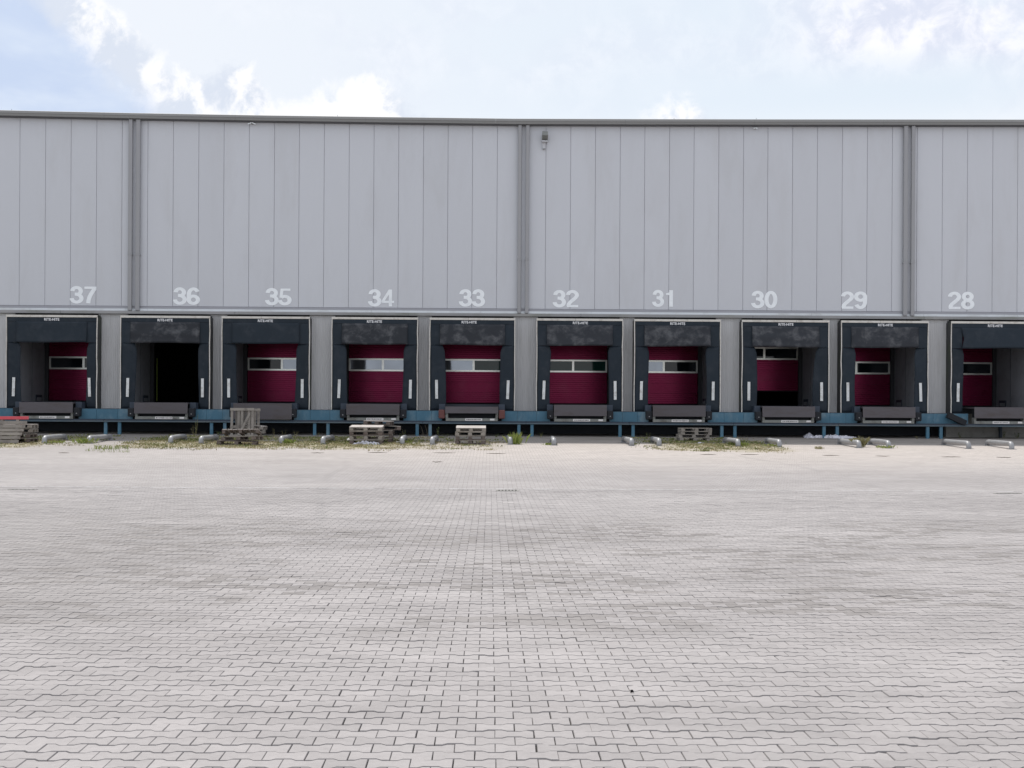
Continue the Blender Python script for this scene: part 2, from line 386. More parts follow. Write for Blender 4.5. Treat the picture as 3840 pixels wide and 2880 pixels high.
class MB:
    def __init__(s): s.v = []; s.f = []; s.m = []
    def _add(s, vs, fs, mi=0):
        o = len(s.v); s.v += [tuple(x) for x in vs]
        s.f += [tuple(i + o for i in q) for q in fs]; s.m += [mi] * len(fs); return s
    def box(s, x0, x1, y0, y1, z0, z1, mi=0, ch=0.0):
        if ch <= 0:
            vs = [(x, y, z) for z in (z0, z1) for y in (y0, y1) for x in (x0, x1)]
            return s._add(vs, [(0, 2, 3, 1), (4, 5, 7, 6), (0, 1, 5, 4), (2, 6, 7, 3), (0, 4, 6, 2), (1, 3, 7, 5)], mi)
        bm = bmesh.new(); bmesh.ops.create_cube(bm, size=1)
        for v in bm.verts:
            v.co = Vector(((x0 + x1) / 2 + v.co.x * (x1 - x0), (y0 + y1) / 2 + v.co.y * (y1 - y0), (z0 + z1) / 2 + v.co.z * (z1 - z0)))
        bmesh.ops.bevel(bm, geom=bm.edges[:], offset=ch, segments=1, affect='EDGES')
        bm.verts.index_update()
        s._add([v.co[:] for v in bm.verts], [[v.index for v in f.verts] for f in bm.faces], mi); bm.free(); return s
    def prism(s, prof, a0, a1, axis='x', mi=0):
        """closed profile [(u,v)] extruded along an axis: x -> (y,z), y -> (x,z), z -> (x,y)"""
        n = len(prof)
        def P(a, u, v): return {'x': (a, u, v), 'y': (u, a, v), 'z': (u, v, a)}[axis]
        vs = [P(a0, *p) for p in prof] + [P(a1, *p) for p in prof]
        fs = [tuple(range(n)), tuple(range(2 * n - 1, n - 1, -1))] + [(i, i + n, (i + 1) % n + n, (i + 1) % n) for i in range(n)]
        return s._add(vs, fs, mi)
    def tube(s, path, r, seg=14, mi=0, caps=True):
        pts = [Vector(p) for p in path]; n = len(pts)
        tang = [(pts[min(i + 1, n - 1)] - pts[max(i - 1, 0)]).normalized() for i in range(n)]
        up = Vector((0, 0, 1)) if abs(tang[0].z) < 0.9 else Vector((1, 0, 0))
        nrm = (up - tang[0] * up.dot(tang[0])).normalized(); vs = []
        for i in range(n):
            nrm = (nrm - tang[i] * nrm.dot(tang[i])).normalized(); b = tang[i].cross(nrm)
            rr = r[i] if isinstance(r, (list, tuple)) else r
            vs += [pts[i] + (nrm * math.cos(a) + b * math.sin(a)) * rr for a in (2 * math.pi * k / seg for k in range(seg))]
        fs = [(i * seg + k, i * seg + (k + 1) % seg, (i + 1) * seg + (k + 1) % seg, (i + 1) * seg + k) for i in range(n - 1) for k in range(seg)]
        if caps: fs += [tuple(range(seg - 1, -1, -1)), tuple((n - 1) * seg + k for k in range(seg))]
        return s._add(vs, fs, mi)
    def sheet(s, x0, x1, z0, z1, y, nx, nz, fn, th=0.012, mi=0):
        """upright cloth of real thickness; fn(u,v)->(dx,dy,dz), u,v in 0..1"""
        front, back = [], []
        for j in range(nz + 1):
            for i in range(nx + 1):
                u, v = i / nx, j / nz
                dx, dy, dz = fn(u, v)
                X, Z = x0 + (x1 - x0) * u + dx, z0 + (z1 - z0) * v + dz
                front.append((X, y + dy, Z)); back.append((X, y + dy + th, Z))
        N = len(front); w_ = nx + 1; fs = []
        for j in range(nz):
            for i in range(nx):
                a = j * w_ + i
                fs.append((a, a + 1, a + w_ + 1, a + w_)); fs.append((a + N, a + w_ + N, a + w_ + 1 + N, a + 1 + N))
        for i in range(nx):
            fs.append((i, i + N, i + 1 + N, i + 1)); a = nz * w_ + i; fs.append((a, a + 1, a + 1 + N, a + N))
        for j in range(nz):
            a = j * w_; fs.append((a, a + w_, a + w_ + N, a + N)); a += nx; fs.append((a, a + N, a + w_ + N, a + w_))
        return s._add(front + back, fs, mi)
    def mesh(s, name, mats, smooth=False):
        me = bpy.data.meshes.new(name); me.from_pydata(s.v, [], s.f)
        for mt in (mats if isinstance(mats, (list, tuple)) else [mats]): me.materials.append(mt)
        if any(s.m): me.polygons.foreach_set('material_index', s.m)
        if smooth: me.polygons.foreach_set('use_smooth', [True] * len(s.f))
        me.update()
        return me
    def build(s, name, mats, parent=None, loc=None, rot=None, label=None, kind=None, smooth=False):
        return link(name, s.mesh(name, mats, smooth), parent, loc, rot, label, kind)

def link(name, me, parent=None, loc=None, rot=None, label=None, kind=None):
    o = bpy.data.objects.new(name, me); C.objects.link(o)
    if loc is not None: o.location = loc
    if rot is not None: o.rotation_euler = rot
    if parent is not None: o.parent = parent
    if label: o['label'] = label
    if kind: o['kind'] = kind
    return o
def thing(name, label, cat, loc=(0, 0, 0), rot=(0, 0, 0), group=None):
    o = bpy.data.objects.new(name, None); C.objects.link(o)
    o.location = loc; o.rotation_euler = rot; o.empty_display_size = 0.2
    tag(o, label, cat, group); return o
def tag(o, label, cat, group=None):
    o['label'] = label; o['category'] = cat
    if group: o['group'] = group
    return o
def copy_tree(o, parent=None):
    c = o.copy(); C.objects.link(c)
    if parent is not None: c.parent = parent
    for ch in list(o.children): copy_tree(ch, c)
    return c

# ------------------------------------------------------------------ levels of the building
YW, YS, YP, YD = 53.5, 52.9, 52.3, 57.0
Z_DECK, Z_LIP = 2.00, 1.96
def zc(py, Y=YW): return at(1900, py, Y).z           # level read at mid-picture
Z_PB, Z_ST, Z_SB, Z_LB = zc(1158), zc(1167), zc(1176), zc(1187.5)   # panel base, strip top, strip bottom, lintel bottom
Z_SHT, Z_SHB = zc(1193, YS), zc(1540.5, YS)

docks = [  # number, outer left px, outer right px, row px, number left px, number right px
    (37, 22, 365, 0, 265.5, 362), (36, 450, 788, 0, 653, 748), (35, 830, 1162, 0, 998, 1092), (34, 1242.5, 1567, 0, 1384, 1477),
    (33, 1610, 1932, 0, 1724.5, 1817), (32, 2011, 2336, 0, 2076.5, 2169), (31, 2377, 2702.5, 0, 2449, 2532), (30, 2781, 3110, 0, 2820.5, 2913),
    (29, 3153, 3482, 0, 3156, 3249.5), (28, 3565.5, 3895, 0, 3557, 3651.5)]
D = []
for num, l, r, _, nl, nr in docks:
    x0, x1 = at(l, 1350, YS).x, at(r, 1350, YS).x
    D.append(dict(n=num, x0=x0, x1=x1, cx=(x0 + x1) / 2, nl=nl, nr=nr))

# ------------------------------------------------------------------ ground, pavement
HX0, HX1, HY0, HY1 = 4.3, 15.2, 3.0, DRAIN_Y - 0.1      # paved trapezoid that is built stone by stone
def gpoly(name, polys, mt, dz=0.0, parent=None, kind='structure', label=None):
    b = MB()
    for P in polys: b._add([(x, y, gz(y) + dz) for x, y in P], [tuple(range(len(P)))])
    return b.build(name, mt, parent, kind=kind, label=label)
FARX = 400
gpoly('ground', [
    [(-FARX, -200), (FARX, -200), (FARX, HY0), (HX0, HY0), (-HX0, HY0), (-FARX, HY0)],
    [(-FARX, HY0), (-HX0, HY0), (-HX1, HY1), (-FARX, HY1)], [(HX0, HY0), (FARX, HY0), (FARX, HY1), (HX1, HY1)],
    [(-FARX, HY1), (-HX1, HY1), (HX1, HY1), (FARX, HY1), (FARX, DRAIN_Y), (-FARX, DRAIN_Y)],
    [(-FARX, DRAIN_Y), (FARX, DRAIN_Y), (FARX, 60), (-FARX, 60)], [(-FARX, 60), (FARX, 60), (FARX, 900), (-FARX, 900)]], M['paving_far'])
pavement = gpoly('pavement', [[(-HX0 - .3, HY0 - .3), (HX0 + .3, HY0 - .3), (HX1 + .3, HY1 + .15), (-HX1 - .3, HY1 + .15)]], M['sand'], dz=-0.017)

PW, PC = 0.2, 0.141
jx, jy = 0.0017, 0.0060
he, hm = 0.0835, 0.0575
def outline(gx=jx, gy=jy):
    xs = [-.1 + gx, -.062, -.036, .036, .062, .1 - gx]
    hs = [he - gy, he - gy, hm - gy, hm - gy, he - gy, he - gy]
    return np.array([(x, -h) for x, h in zip(xs, hs)] + [(x, h) for x, h in zip(xs, hs)])
ol = outline()
inner = np.array([(x - math.copysign(0.0020, x) if abs(x) > .09 else x, y * (1 - 0.0018 / abs(y))) for x, y in ol])
ring = [0, 1, 2, 3, 4, 5, 11, 10, 9, 8, 7, 6]
def stone_template():
    V = [(x, y, 0.0) for x, y in inner] + [(x, y, -0.0050) for x, y in ol] + [(x, y, -0.03) for x, y in ol]
    Fq = [(i, i + 1, i + 7, i + 6) for i in range(5)]
    for k in range(12):
        a, b2 = ring[k], ring[(k + 1) % 12]
        Fq.append((a, a + 12, b2 + 12, b2)); Fq.append((a + 12, a + 24, b2 + 24, b2 + 12))
    return np.array(V), np.array(Fq)
TV, TF = stone_template()
# which stones: rows along X
cells = []
nrow = int((HY1 - HY0) / PC)
for j in range(nrow):
    y = HY1 - 0.10 - j * PC
    half = HX0 + (HX1 - HX0) * (y - HY0) / (HY1 - HY0)
    n = int(half / PW)
    off = 0.1 if j % 2 else 0.0
    for i in range(-n, n + 1):
        cells.append((i * PW + off + 0.035, y))
cells = np.array(cells)
N = len(cells)
shift = rng.normal(0, 0.0011, (N, 2)); lift = rng.normal(0, 0.0011, N)
# gentle waviness of the courses and a few sunken, gaping stones
shift[:, 1] += 0.006 * np.sin(cells[:, 0] * 0.9 + 0.4 * np.sin(cells[:, 1])) + 0.004 * np.sin(cells[:, 0] * 2.3 + cells[:, 1] * 0.35)
bad = rng.random(N) < 0.03
shift[bad, 1] -= rng.uniform(0.002, 0.005, bad.sum()) * np.sign(rng.random(bad.sum()) - 0.4)
lift[bad] -= 0.002
rotz = rng.normal(0, 0.006, N); tx = rng.normal(0, 0.008, N); ty = rng.normal(0, 0.006, N)
# visible in the frame, nearest first: the 300 that show largest are objects of their own
def proj(p):
    d = np.array([p[:, 0], p[:, 1], np.full(len(p), -CAM_Z)]).T
    f = np.array(_F); r = np.array(_R); u = np.array(_U)
    z = d @ f
    return PX0 + F * (d @ r) / z, PY0 - F * (d @ u) / z
ppx, ppy = proj(cells)
inv = (ppx > 10) & (ppx < 3830) & (ppy < 2872)
order = np.argsort(np.where(inv, cells[:, 1] + 0.0 * cells[:, 0], 1e9))
solo = set(order[:300].tolist())
stone_mesh = bpy.data.meshes.new('paver'); stone_mesh.from_pydata(TV.tolist(), [], TF.tolist()); stone_mesh.materials.append(M['paver'])
def chip(V, kind):
    V = V.copy()
    cx_, cy_, d1 = [((11), 0.022, 0), ((6), 0.020, 0), ((5), -0.012, 0), ((10), 0.010, 0)][kind]
    for q in (cx_, cx_ + 12, cx_ + 24): V[q, 1] -= cy_
    return V
chip_kind = np.where(rng.random(N) < 0.045, rng.integers(0, 4, N), -1)
chip_mesh = []
for c_ in range(4):
    mm = bpy.data.meshes.new('chipped_paver'); mm.from_pydata(chip(TV, c_).tolist(), [], TF.tolist()); mm.materials.append(M['paver']); chip_mesh.append(mm)
for k in order[:300]:
    o = link('paver', stone_mesh if chip_kind[k] < 0 else chip_mesh[chip_kind[k]], pavement, (cells[k, 0] + shift[k, 0], cells[k, 1] + shift[k, 1], lift[k]), (tx[k] * .5, ty[k] * .5, rotz[k]))
rest = np.array([k for k in range(N) if k not in solo])
cr, sr = np.cos(rotz[rest]), np.sin(rotz[rest])
V = np.empty((len(rest), len(TV), 3))
TVs = [chip(TV, c_) for c_ in range(4)] + [TV]
TA = np.array([TVs[c_] for c_ in chip_kind[rest]])      # -1 picks the whole stone
V[:, :, 0] = TA[:, :, 0] * cr[:, None] - TA[:, :, 1] * sr[:, None] + (cells[rest, 0] + shift[rest, 0])[:, None]
V[:, :, 1] = TA[:, :, 0] * sr[:, None] + TA[:, :, 1] * cr[:, None] + (cells[rest, 1] + shift[rest, 1])[:, None]
V[:, :, 2] = TA[:, :, 2] + lift[rest][:, None] + TA[:, :, 0] * ty[rest][:, None] * .5 + TA[:, :, 1] * tx[rest][:, None] * .5
Fa = (TF[None, :, :] + (np.arange(len(rest)) * len(TV))[:, None, None]).reshape(-1, 4)
me = bpy.data.meshes.new('paving_stones')
me.vertices.add(V.shape[0] * V.shape[1]); me.vertices.foreach_set('co', V.reshape(-1))
me.loops.add(Fa.size); me.loops.foreach_set('vertex_index', Fa.reshape(-1).astype(np.int32))
me.polygons.add(len(Fa)); me.polygons.foreach_set('loop_start', np.arange(0, Fa.size, 4, dtype=np.int32))
me.polygons.foreach_set('loop_total', np.full(len(Fa), 4, dtype=np.int32))
me.materials.append(M['paver']); me.update(calc_edges=True); me.shade_flat()
link('paving_stones', me, pavement, kind='stuff')

# ------------------------------------------------------------------ warehouse
hall = thing('warehouse', 'long grey metal clad warehouse with numbered loading docks and a dark roof edge', 'warehouse', (0, YW, gz(YW)))
def hp(mb, name, mats, label=None, kind=None, smooth=False, parent=hall):
    """part of the hall, given in world coordinates"""
    o = mb.build(name, mats, parent, label=label, kind=kind, smooth=smooth)
    base = parent.location if parent.parent is None else Vector((0, 0, 0))
    if parent is hall: o.location = -hall.location
    return o

# cladding joints, read at mid height
jl = [85, 196, 306, 417, 527, 638, 748, 858, 967, 1076, 1185, 1292, 1400, 1508, 1615, 1722, 1829, 1935, 2041, 2148, 2253]
jr = [146, 253, 360, 467, 573, 680, 786, 893, 1000, 1105, 1212, 1319, 1427, 1535, 1643, 1750, 1860, 1968, 2077, 2185]
jx_px = [x * 1920 / 2212 for x in jl] + [1920 + x * 1920 / 2212 for x in jr]
JX = [at(p, 694, YW).x for p in jx_px]
while JX[0] > -31: JX.insert(0, JX[0] - 1.02)
while JX[-1] < 31: JX.append(JX[-1] + 1.01)
XL, XR = JX[0], JX[-1]
# roof edge: top line of the coping as it runs
edge_px = [(0, 412.3), (480, 422.7), (955, 431.4), (1432, 438.3), (1920, 444.6), (2400, 446.3), (2880, 447.2), (3360, 447.6), (3840, 448.2)]
EP = [(at(a, b, YW - .3).x, at(a, b, YW - .3).z) for a, b in edge_px]
def ztop(x):
    if x <= EP[0][0]: return EP[0][1]
    for (a, za), (b, zb) in zip(EP, EP[1:]):
        if x <= b: return za + (zb - za) * (x - a) / (b - a)
    return EP[-1][1]
GAP = 0.0045
for i, (a, b) in enumerate(zip(JX, JX[1:])):
    zt = min(ztop(a), ztop(b)) - 0.18
    ch = 0.012
    # a cassette with folded edges: shallow joint lip on each side
    prof = [(a + GAP, YW + .06), (a + GAP, YW + ch), (a + GAP + ch, YW + .0005), (a + .055, YW + .003), (a + .062, YW), (b - .062, YW), (b - .055, YW + .003),
            (b - GAP - ch, YW + .0005), (b - GAP, YW + ch), (b - GAP, YW + .06)]
    hp(MB().prism(prof, Z_PB + .01, zt, 'z'), 'wall_panel', M['panel'])
b = MB()   # backing behind the joints and the shell of the hall
ZT = min(z for _, z in EP) - 0.06
b.box(XL, XR, YW + .062, YW + .25, Z_LB, ZT - .05)
hp(b, 'wall_core', M['panel'])
b = MB()
b.box(XL, XR, YW + .26, YW + 60, ZT - .30, ZT - .10)
b.box(XL - .2, XL, YW + .06, YW + 60, .3, ZT - .10); b.box(XR, XR + .2, YW + .06, YW + 60, .3, ZT - .10)
b.box(XL, XR, YW + 60, YW + 60.2, .3, ZT - .10)
hp(b, 'roof', M['fascia'])
# coping and gutter in lengths
edges = [XL - .2] + [x for x in np.linspace(XL, XR, 13)[1:-1]] + [XR + .2]
allx = sorted(set([e for e in edges] + [e[0] for e in EP]))
def swept(name, mt, prof, x0, x1, label=None):
    xs = sorted({x0, x1} | {e[0] for e in EP if x0 < e[0] < x1})
    b = MB(); n = len(prof)
    vs = [(x, y, ztop(x) + z) for x in xs for y, z in prof]
    fs = [tuple(range(n - 1, -1, -1)), tuple((len(xs) - 1) * n + k for k in range(n))]
    fs += [(i * n + k, i * n + (k + 1) % n, (i + 1) * n + (k + 1) % n, (i + 1) * n + k) for i in range(len(xs) - 1) for k in range(n)]
    b._add(vs, fs); return hp(b, name, mt)
for a, c_ in zip(edges, edges[1:]):
    swept('coping', M['fascia_top'], [(YW - .30, -.105), (YW - .30, -.012), (YW - .285, 0), (YW + .55, .0), (YW + .55, -.105)], a + .002, c_ - .002)
    swept('gutter', M['fascia'], [(YW - .275, -.21), (YW - .285, -.107), (YW + .3, -.107), (YW + .3, -.21)], a + .002, c_ - .002)
swept('soffit', M['soffit'], [(YW - .20, -.245), (YW - .20, -.212), (YW + .055, -.212), (YW + .055, -.245)], XL, XR)
# small roof anchors seen against the sky
for px_, py_ in ((40, 403), (2529, 438), (2838, 437), (1265, 428)):
    x = at(px_, 440, YW).x; z0_ = ztop(x)
    hp(MB().tube([(x, YW + .1, z0_ - .02), (x, YW + .1, z0_ + .14)], .008, 6).box(x - .03, x + .03, YW + .07, YW + .13, z0_ + .001, z0_ + .02), 'roof_anchor', M['pipe'])

# base profile, flashing lengths, lintel
dp_px = [[(480, 494.4), (508, 523.5)], [(1942, 1955), (1971, 1984)], [(3389.5, 3405), (3418.5, 3432)]]
cut = []
for grp in dp_px:
    cut.append((at(grp[0][0], 1160, YW - .12).x, at(grp[1][1], 1160, YW - .12).x))
hp(MB().box(XL, XR, YW - .035, YW + .06, Z_ST + .001, Z_PB - .004), 'base_profile', M['dark_strip'])
sx = [XL]
for p_ in (112, 260, 470, 553, 972, 1393, 1803, 2217, 2640, 3044, 3388, 3464, 3767, 3815):
    sx.append(at(p_, 1170, YW - .07).x)
sx.append(XR)
for a, c_ in zip(sx, sx[1:]):
    hp(MB().prism([(YW - .075, Z_SB + .001), (YW - .068, Z_ST - .004), (YW + .06, Z_ST), (YW + .06, Z_SB + .001)], a + .004, c_ - .004, 'x'), 'flashing', M['strip'])
ls = np.linspace(XL, XR, 10)
for a, c_ in zip(ls, ls[1:]):
    hp(MB().box(a + .003, c_ - .003, YW - .16, YW + .12, Z_LB, Z_SB - .002, ch=.008), 'lintel', M['lintel'])

# downpipes
for gi, grp in enumerate(dp_px):
    for l_, r_ in grp:
        a, c_ = at(l_, 800, YW - .2).x, at(r_, 800, YW - .2).x
        cx = (a + c_) / 2; hw = (c_ - a) / 2
        zb = Z_SB + .01; zt = ztop(cx) - .214
        dpipe = hp(MB().box(cx - hw, cx + hw, YW - .195, YW - .08, zb, zt, ch=.012), 'downpipe', M['pipe'])
        zk = at(cx, 967, YW).z
        zk = zc(975 if gi else 967)
        MB().box(cx - hw - .012, cx + hw + .012, YW - .207, YW - .002, zk - .02, zk + .02).build('bracket', M['pipe'], dpipe)
        MB().box(cx - hw - .006, cx + hw + .006, YW - .201, YW - .079, zk + .05, zk + .10).build('pipe_sleeve', M['pipe'], dpipe)

# ------------------------------------------------------------------ numbers painted on the panels
def arc(cx, cy, rx, ry, a0, a1, n=16):
    return [(cx + rx * math.cos(R(a0 + (a1 - a0) * i / n)), cy + ry * math.sin(R(a0 + (a1 - a0) * i / n))) for i in range(n + 1)]
G = {
 '0': [('c', arc(.278, .5, .190, .425, 0, 360, 32))],
 '1': [('l', [(.335, 0), (.335, 1.0)]), ('p', [(.09, .70), (.262, .70), (.262, .90), (.335, 1.0), (.29, 1.0), (.25, .885), (.19, .835), (.09, .815)])],
 '2': [('l', arc(.275, .715, .190, .213, 178, -20, 18) + [(.40, .55), (.30, .43), (.19, .31), (.125, .20), (.105, .07)]), ('p', [(.035, 0), (.53, 0), (.53, .135), (.035, .135)])],
 '3': [('l', arc(.265, .720, .172, .208, 180, -62, 18) + [(.31, .535), (.19, .535)]), ('l', [(.20, .535), (.27, .530)] + arc(.268, .295, .200, .224, 78, -180, 22))],
 '4': [('p', [(.315, 0), (.455, 0), (.455, 1.0), (.315, 1.0)]), ('p', [(.01, .20), (.545, .20), (.545, .33), (.01, .33)]), ('p', [(.01, .33), (.145, .33), (.40, .87), (.34, 1.0), (.315, 1.0)])],
 '5': [('p', [(.10, .855), (.50, .855), (.50, .985), (.10, .985)]), ('p', [(.03, .44), (.165, .44), (.205, .86), (.085, .985)]), ('l', arc(.262, .295, .205, .225, 140, -180, 26))],
 '6': [('c', arc(.280, .285, .192, .215, 0, 360, 28)), ('l', [(.088, .30), (.090, .50)] + arc(.285, .60, .195, .325, 172, 28, 16))],
 '7': [('p', [(.03, .85), (.53, .85), (.53, .985), (.03, .985)]), ('l', [(.458, .86), (.385, .72), (.31, .56), (.245, .37), (.208, .18), (.195, 0)])],
 '8': [('c', arc(.278, .735, .165, .193, 0, 360, 28)), ('c', arc(.278, .280, .195, .213, 0, 360, 28))],
}
G['9'] = [(k, [(.556 - x, 1.0 - y) for x, y in P]) for k, P in G['6']]
def stroke(P, w_, closed):
    n = len(P) - 1 if closed else len(P)
    P = P[:n]; L, Rr = [], []
    for i in range(n):
        if closed: a, b2 = P[i - 1], P[(i + 1) % n]
        else: a, b2 = P[max(i - 1, 0)], P[min(i + 1, n - 1)]
        dx, dy = b2[0] - a[0], b2[1] - a[1]; q = math.hypot(dx, dy) or 1
        L.append((P[i][0] - dy / q * w_ / 2, P[i][1] + dx / q * w_ / 2)); Rr.append((P[i][0] + dy / q * w_ / 2, P[i][1] - dx / q * w_ / 2))
    return L, Rr, n
def digits(text, x0, x1, zb, zt, y):
    b = MB(); H = zt - zb
    W1 = 0.556; total = W1 * 2 + 0.0; sx_ = (x1 - x0) / (total - .05); k = 0
    for ci, chh in enumerate(text):
        ox = x0 + (ci * W1 - .025) * sx_
        for kind, P in G[chh]:
            yy = y - 0.0014 * k; k += 1
            tr = lambda p: (ox + p[0] * sx_, yy, zb + p[1] * H)
            if kind == 'p':
                b._add([tr(p) for p in P], [tuple(range(len(P)))])
            else:
                L, Rr, n = stroke(P, .178, kind == 'c')
                rngi = range(n) if kind == 'c' else range(n - 1)
                b._add([tr(p) for p in L] + [tr(p) for p in Rr], [(i, (i + 1) % n, n + (i + 1) % n, n + i) for i in rngi])
    return b
ny = {37: (1073.5, 1137.5), 36: (1078.5, 1142), 35: (1081, 1144), 34: (1085.5, 1148.5), 33: (1085.5, 1149), 32: (1088.5, 1152), 31: (1088, 1150), 30: (1091.5, 1155), 29: (1094, 1158), 28: (1095, 1159)}
for d in D:
    t_, bt = ny[d['n']]
    a, c_ = at(d['nl'], t_, YW).x, at(d['nr'], t_, YW).x
    mid = (d['nl'] + d['nr']) / 2
    hp(digits(str(d['n']), a, c_, at(mid, bt, YW).z, at(mid, t_, YW).z, YW - .004), 'dock_number', M['white_paint'], label='white number %d on the grey cladding' % d['n'])

# ------------------------------------------------------------------ lower wall: ribbed piers, recesses, doors
RH = 1.66     # half width of a recess
bounds = [(XL, D[0]['cx'] - RH)] + [(p['cx'] + RH, q['cx'] - RH) for p, q in zip(D, D[1:])] + [(D[-1]['cx'] + RH, XR)]
Z_PIER = Z_SHB + .005
for a, c_ in bounds:
    n = max(2, int((c_ - a) / .075)); p_ = (c_ - a) / n; prof = [(a, YW + .10)]
    for i in range(n):
        x = a + i * p_
        prof += [(x + .001, YW + .012), (x + p_ * .12, YW + .004), (x + p_ * .88, YW + .004), (x + p_ * .99, YW + .012)]
    prof += [(c_, YW + .10)]
    hp(MB().prism(prof, Z_PIER, Z_LB - .006, 'z'), 'pier_cladding', M['pier'])
    hp(MB().box(a, c_, YW + .102, YD + .2, 1.3, Z_LB + .3), 'pier_core', M['recess'])
Z_RC = 5.12
b = MB(); b.box(XL, XR, YW + .13, YD + .4, Z_RC + .15, Z_LB + .28); hp(b, 'recess_ceiling', M['recess_dark'])
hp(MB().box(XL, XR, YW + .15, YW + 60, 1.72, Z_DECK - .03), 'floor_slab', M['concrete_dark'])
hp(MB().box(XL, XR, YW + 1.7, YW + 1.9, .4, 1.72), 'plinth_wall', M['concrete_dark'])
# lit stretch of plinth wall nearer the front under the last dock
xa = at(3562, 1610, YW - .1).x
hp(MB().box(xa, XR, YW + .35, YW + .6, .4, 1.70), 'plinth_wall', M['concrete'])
hp(MB().box(at(3757, 1610, YW).x, at(3766, 1610, YW).x, YW + .22, YW + .34, .5, 1.71), 'plinth_post', M['dark_steel'])
# front wall of the hall round each door
for i, d in enumerate(D):
    cx = d['cx']
    hp(MB().box(cx - RH - .001, cx - 1.49, YD, YD + .2, 1.8, Z_RC + .15).box(cx + 1.49, cx + RH + .001, YD, YD + .2, 1.8, Z_RC + .15)
       .box(cx - 1.49, cx + 1.49, YD, YD + .2, Z_RC - .05, Z_RC + .15), 'door_surround', M['recess_dark'])
    # little kick boxes at the foot of the recess sides
    for s_ in (-1, 1):
        x = cx + s_ * (RH - .002)
        k_ = hp(MB().box(min(x, x - s_ * .03), max(x, x - s_ * .03), YD - 1.1, YD - .35, Z_DECK, Z_DECK + .28), 'kick_box', M['dark_steel'])
        MB().box(min(x - s_ * .03, x - s_ * .036), max(x - s_ * .03, x - s_ * .036), YD - 1.02, YD - .43, Z_DECK + .02, Z_DECK + .17).build('kick_plate', M['recess'], k_)
        hp(MB().box(min(x, x - s_ * .008), max(x, x - s_ * .008), YD - 1.55, YD - 1.53, Z_DECK, Z_RC + .1), 'joint_strip', M['dark_steel'])
def door_section(z0, z1, x0, x1, y):
    n = max(1, round((z1 - z0) / .092)); h = (z1 - z0) / n; prof = [(y + .045, z0)]
    for i in range(n):
        z = z0 + i * h
        prof += [(y + .016, z + .0005), (y + .016, z + .012), (y, z + .022), (y, z + h - .002), (y + .016, z + h - .0005)]
    prof += [(y + .045, z1)]
    return MB().prism(prof, x0, x1, 'x')
pane_kind = {37: ('pane_dark', 'pane_dark'), 35: ('pane_dark', 'pane_hazy'), 34: ('pane_hazy', 'pane_hazy'), 33: ('pane_hazy', 'pane_green'), 32: ('pane_green', 'pane_green'),
             31: ('pane_hazy', 'pane_dark'), 30: ('pane_dark', 'pane_dark'), 29: ('pane_dark', 'pane_dark'), 28: ('pane_dark', 'pane_dark')}
for d in D:
    if d['n'] == 36:
        x = d['cx'] - 1.42
        hp(MB().box(x, x + .035, YD + .21, YD + .25, Z_DECK + .05, 3.9), 'door_track', M['lime'])
        continue
    up = 0.60 if d['n'] == 30 else 0.0
    cx = d['cx']; x0, x1 = cx - 1.47, cx + 1.47; y = YD + .03
    door = bpy.data.objects.new('dock_door', None); C.objects.link(door); door.parent = hall; door.location = -hall.location
    door['label'] = ('half raised crimson dock door under number 30' if up else 'closed crimson dock door under number %d' % d['n'])
    zs = [2.05 + up, 2.50 + up, 2.94 + up, 3.39 + up]
    for a, c_ in zip(zs, zs[1:]): door_section(a + .002, c_ - .002, x0, x1, y).build('door_panel', M['door'], door)
    zw0, zw1 = zs[-1], zs[-1] + .55
    ft = .070
    fr = MB().box(x0, x1, y - .012, y + .045, zw0 + .002, zw0 + ft).box(x0, x1, y - .012, y + .045, zw1 - ft, zw1 - .002)
    for xx in (x0, cx - ft / 2 - .01, x1 - ft): fr.box(xx, xx + ft + (.02 if xx not in (x0, x1 - ft) else 0), y - .011, y + .045, zw0 + ft + .001, zw1 - ft - .001)
    fr.build('window_frame', M['door_frame'], door)
    ka, kb = pane_kind[d['n']]
    MB().box(x0 + ft, cx - .04, y + .015, y + .03, zw0 + ft, zw1 - ft).build('pane', M[ka], door)
    MB().box(cx + .04, x1 - ft, y + .015, y + .03, zw0 + ft, zw1 - ft).build('pane', M[kb], door)
    z = zw1
    while z < Z_RC - .07:
        z2 = min(z + .45, Z_RC - .05)
        door_section(z + .002, z2 - .002, x0, x1, y).build('door_panel', M['door'], door); z = z2
    MB().box(x0, x1, y + .005, y + .04, zs[0] - .035, zs[0]).build('rubber_seal', M['black'], door)
# keep the hall dark behind the openings
hp(MB().box(XL, XR, YD + 12, YD + 12.2, 1.9, Z_RC + .6).box(XL, XR, YD + .45, YD + 12, Z_RC + .2, Z_RC + .35), 'inner_wall', M['interior'])

# ------------------------------------------------------------------ dock shelters
font_curve = bpy.data.curves.new('shelter_lettering', 'FONT')
font_curve.body = 'RITE-HITE'; font_curve.size = 0.14; font_curve.align_x = 'CENTER'; font_curve.offset = 0.003
font_curve.space_character = 1.0
_t = bpy.data.objects.new('tmp_text', font_curve); C.objects.link(_t)
bpy.context.view_layer.update()
letter_mesh = bpy.data.meshes.new_from_object(_t.evaluated_get(bpy.context.evaluated_depsgraph_get()))
bpy.data.objects.remove(_t)
letter_mesh.name = 'lettering'; letter_mesh.materials.clear(); letter_mesh.materials.append(M['letter'])
_w = max(v.co.x for v in letter_mesh.vertices) - min(v.co.x for v in letter_mesh.vertices)
_sc = 0.60 / _w
for v in letter_mesh.vertices: v.co.x *= _sc

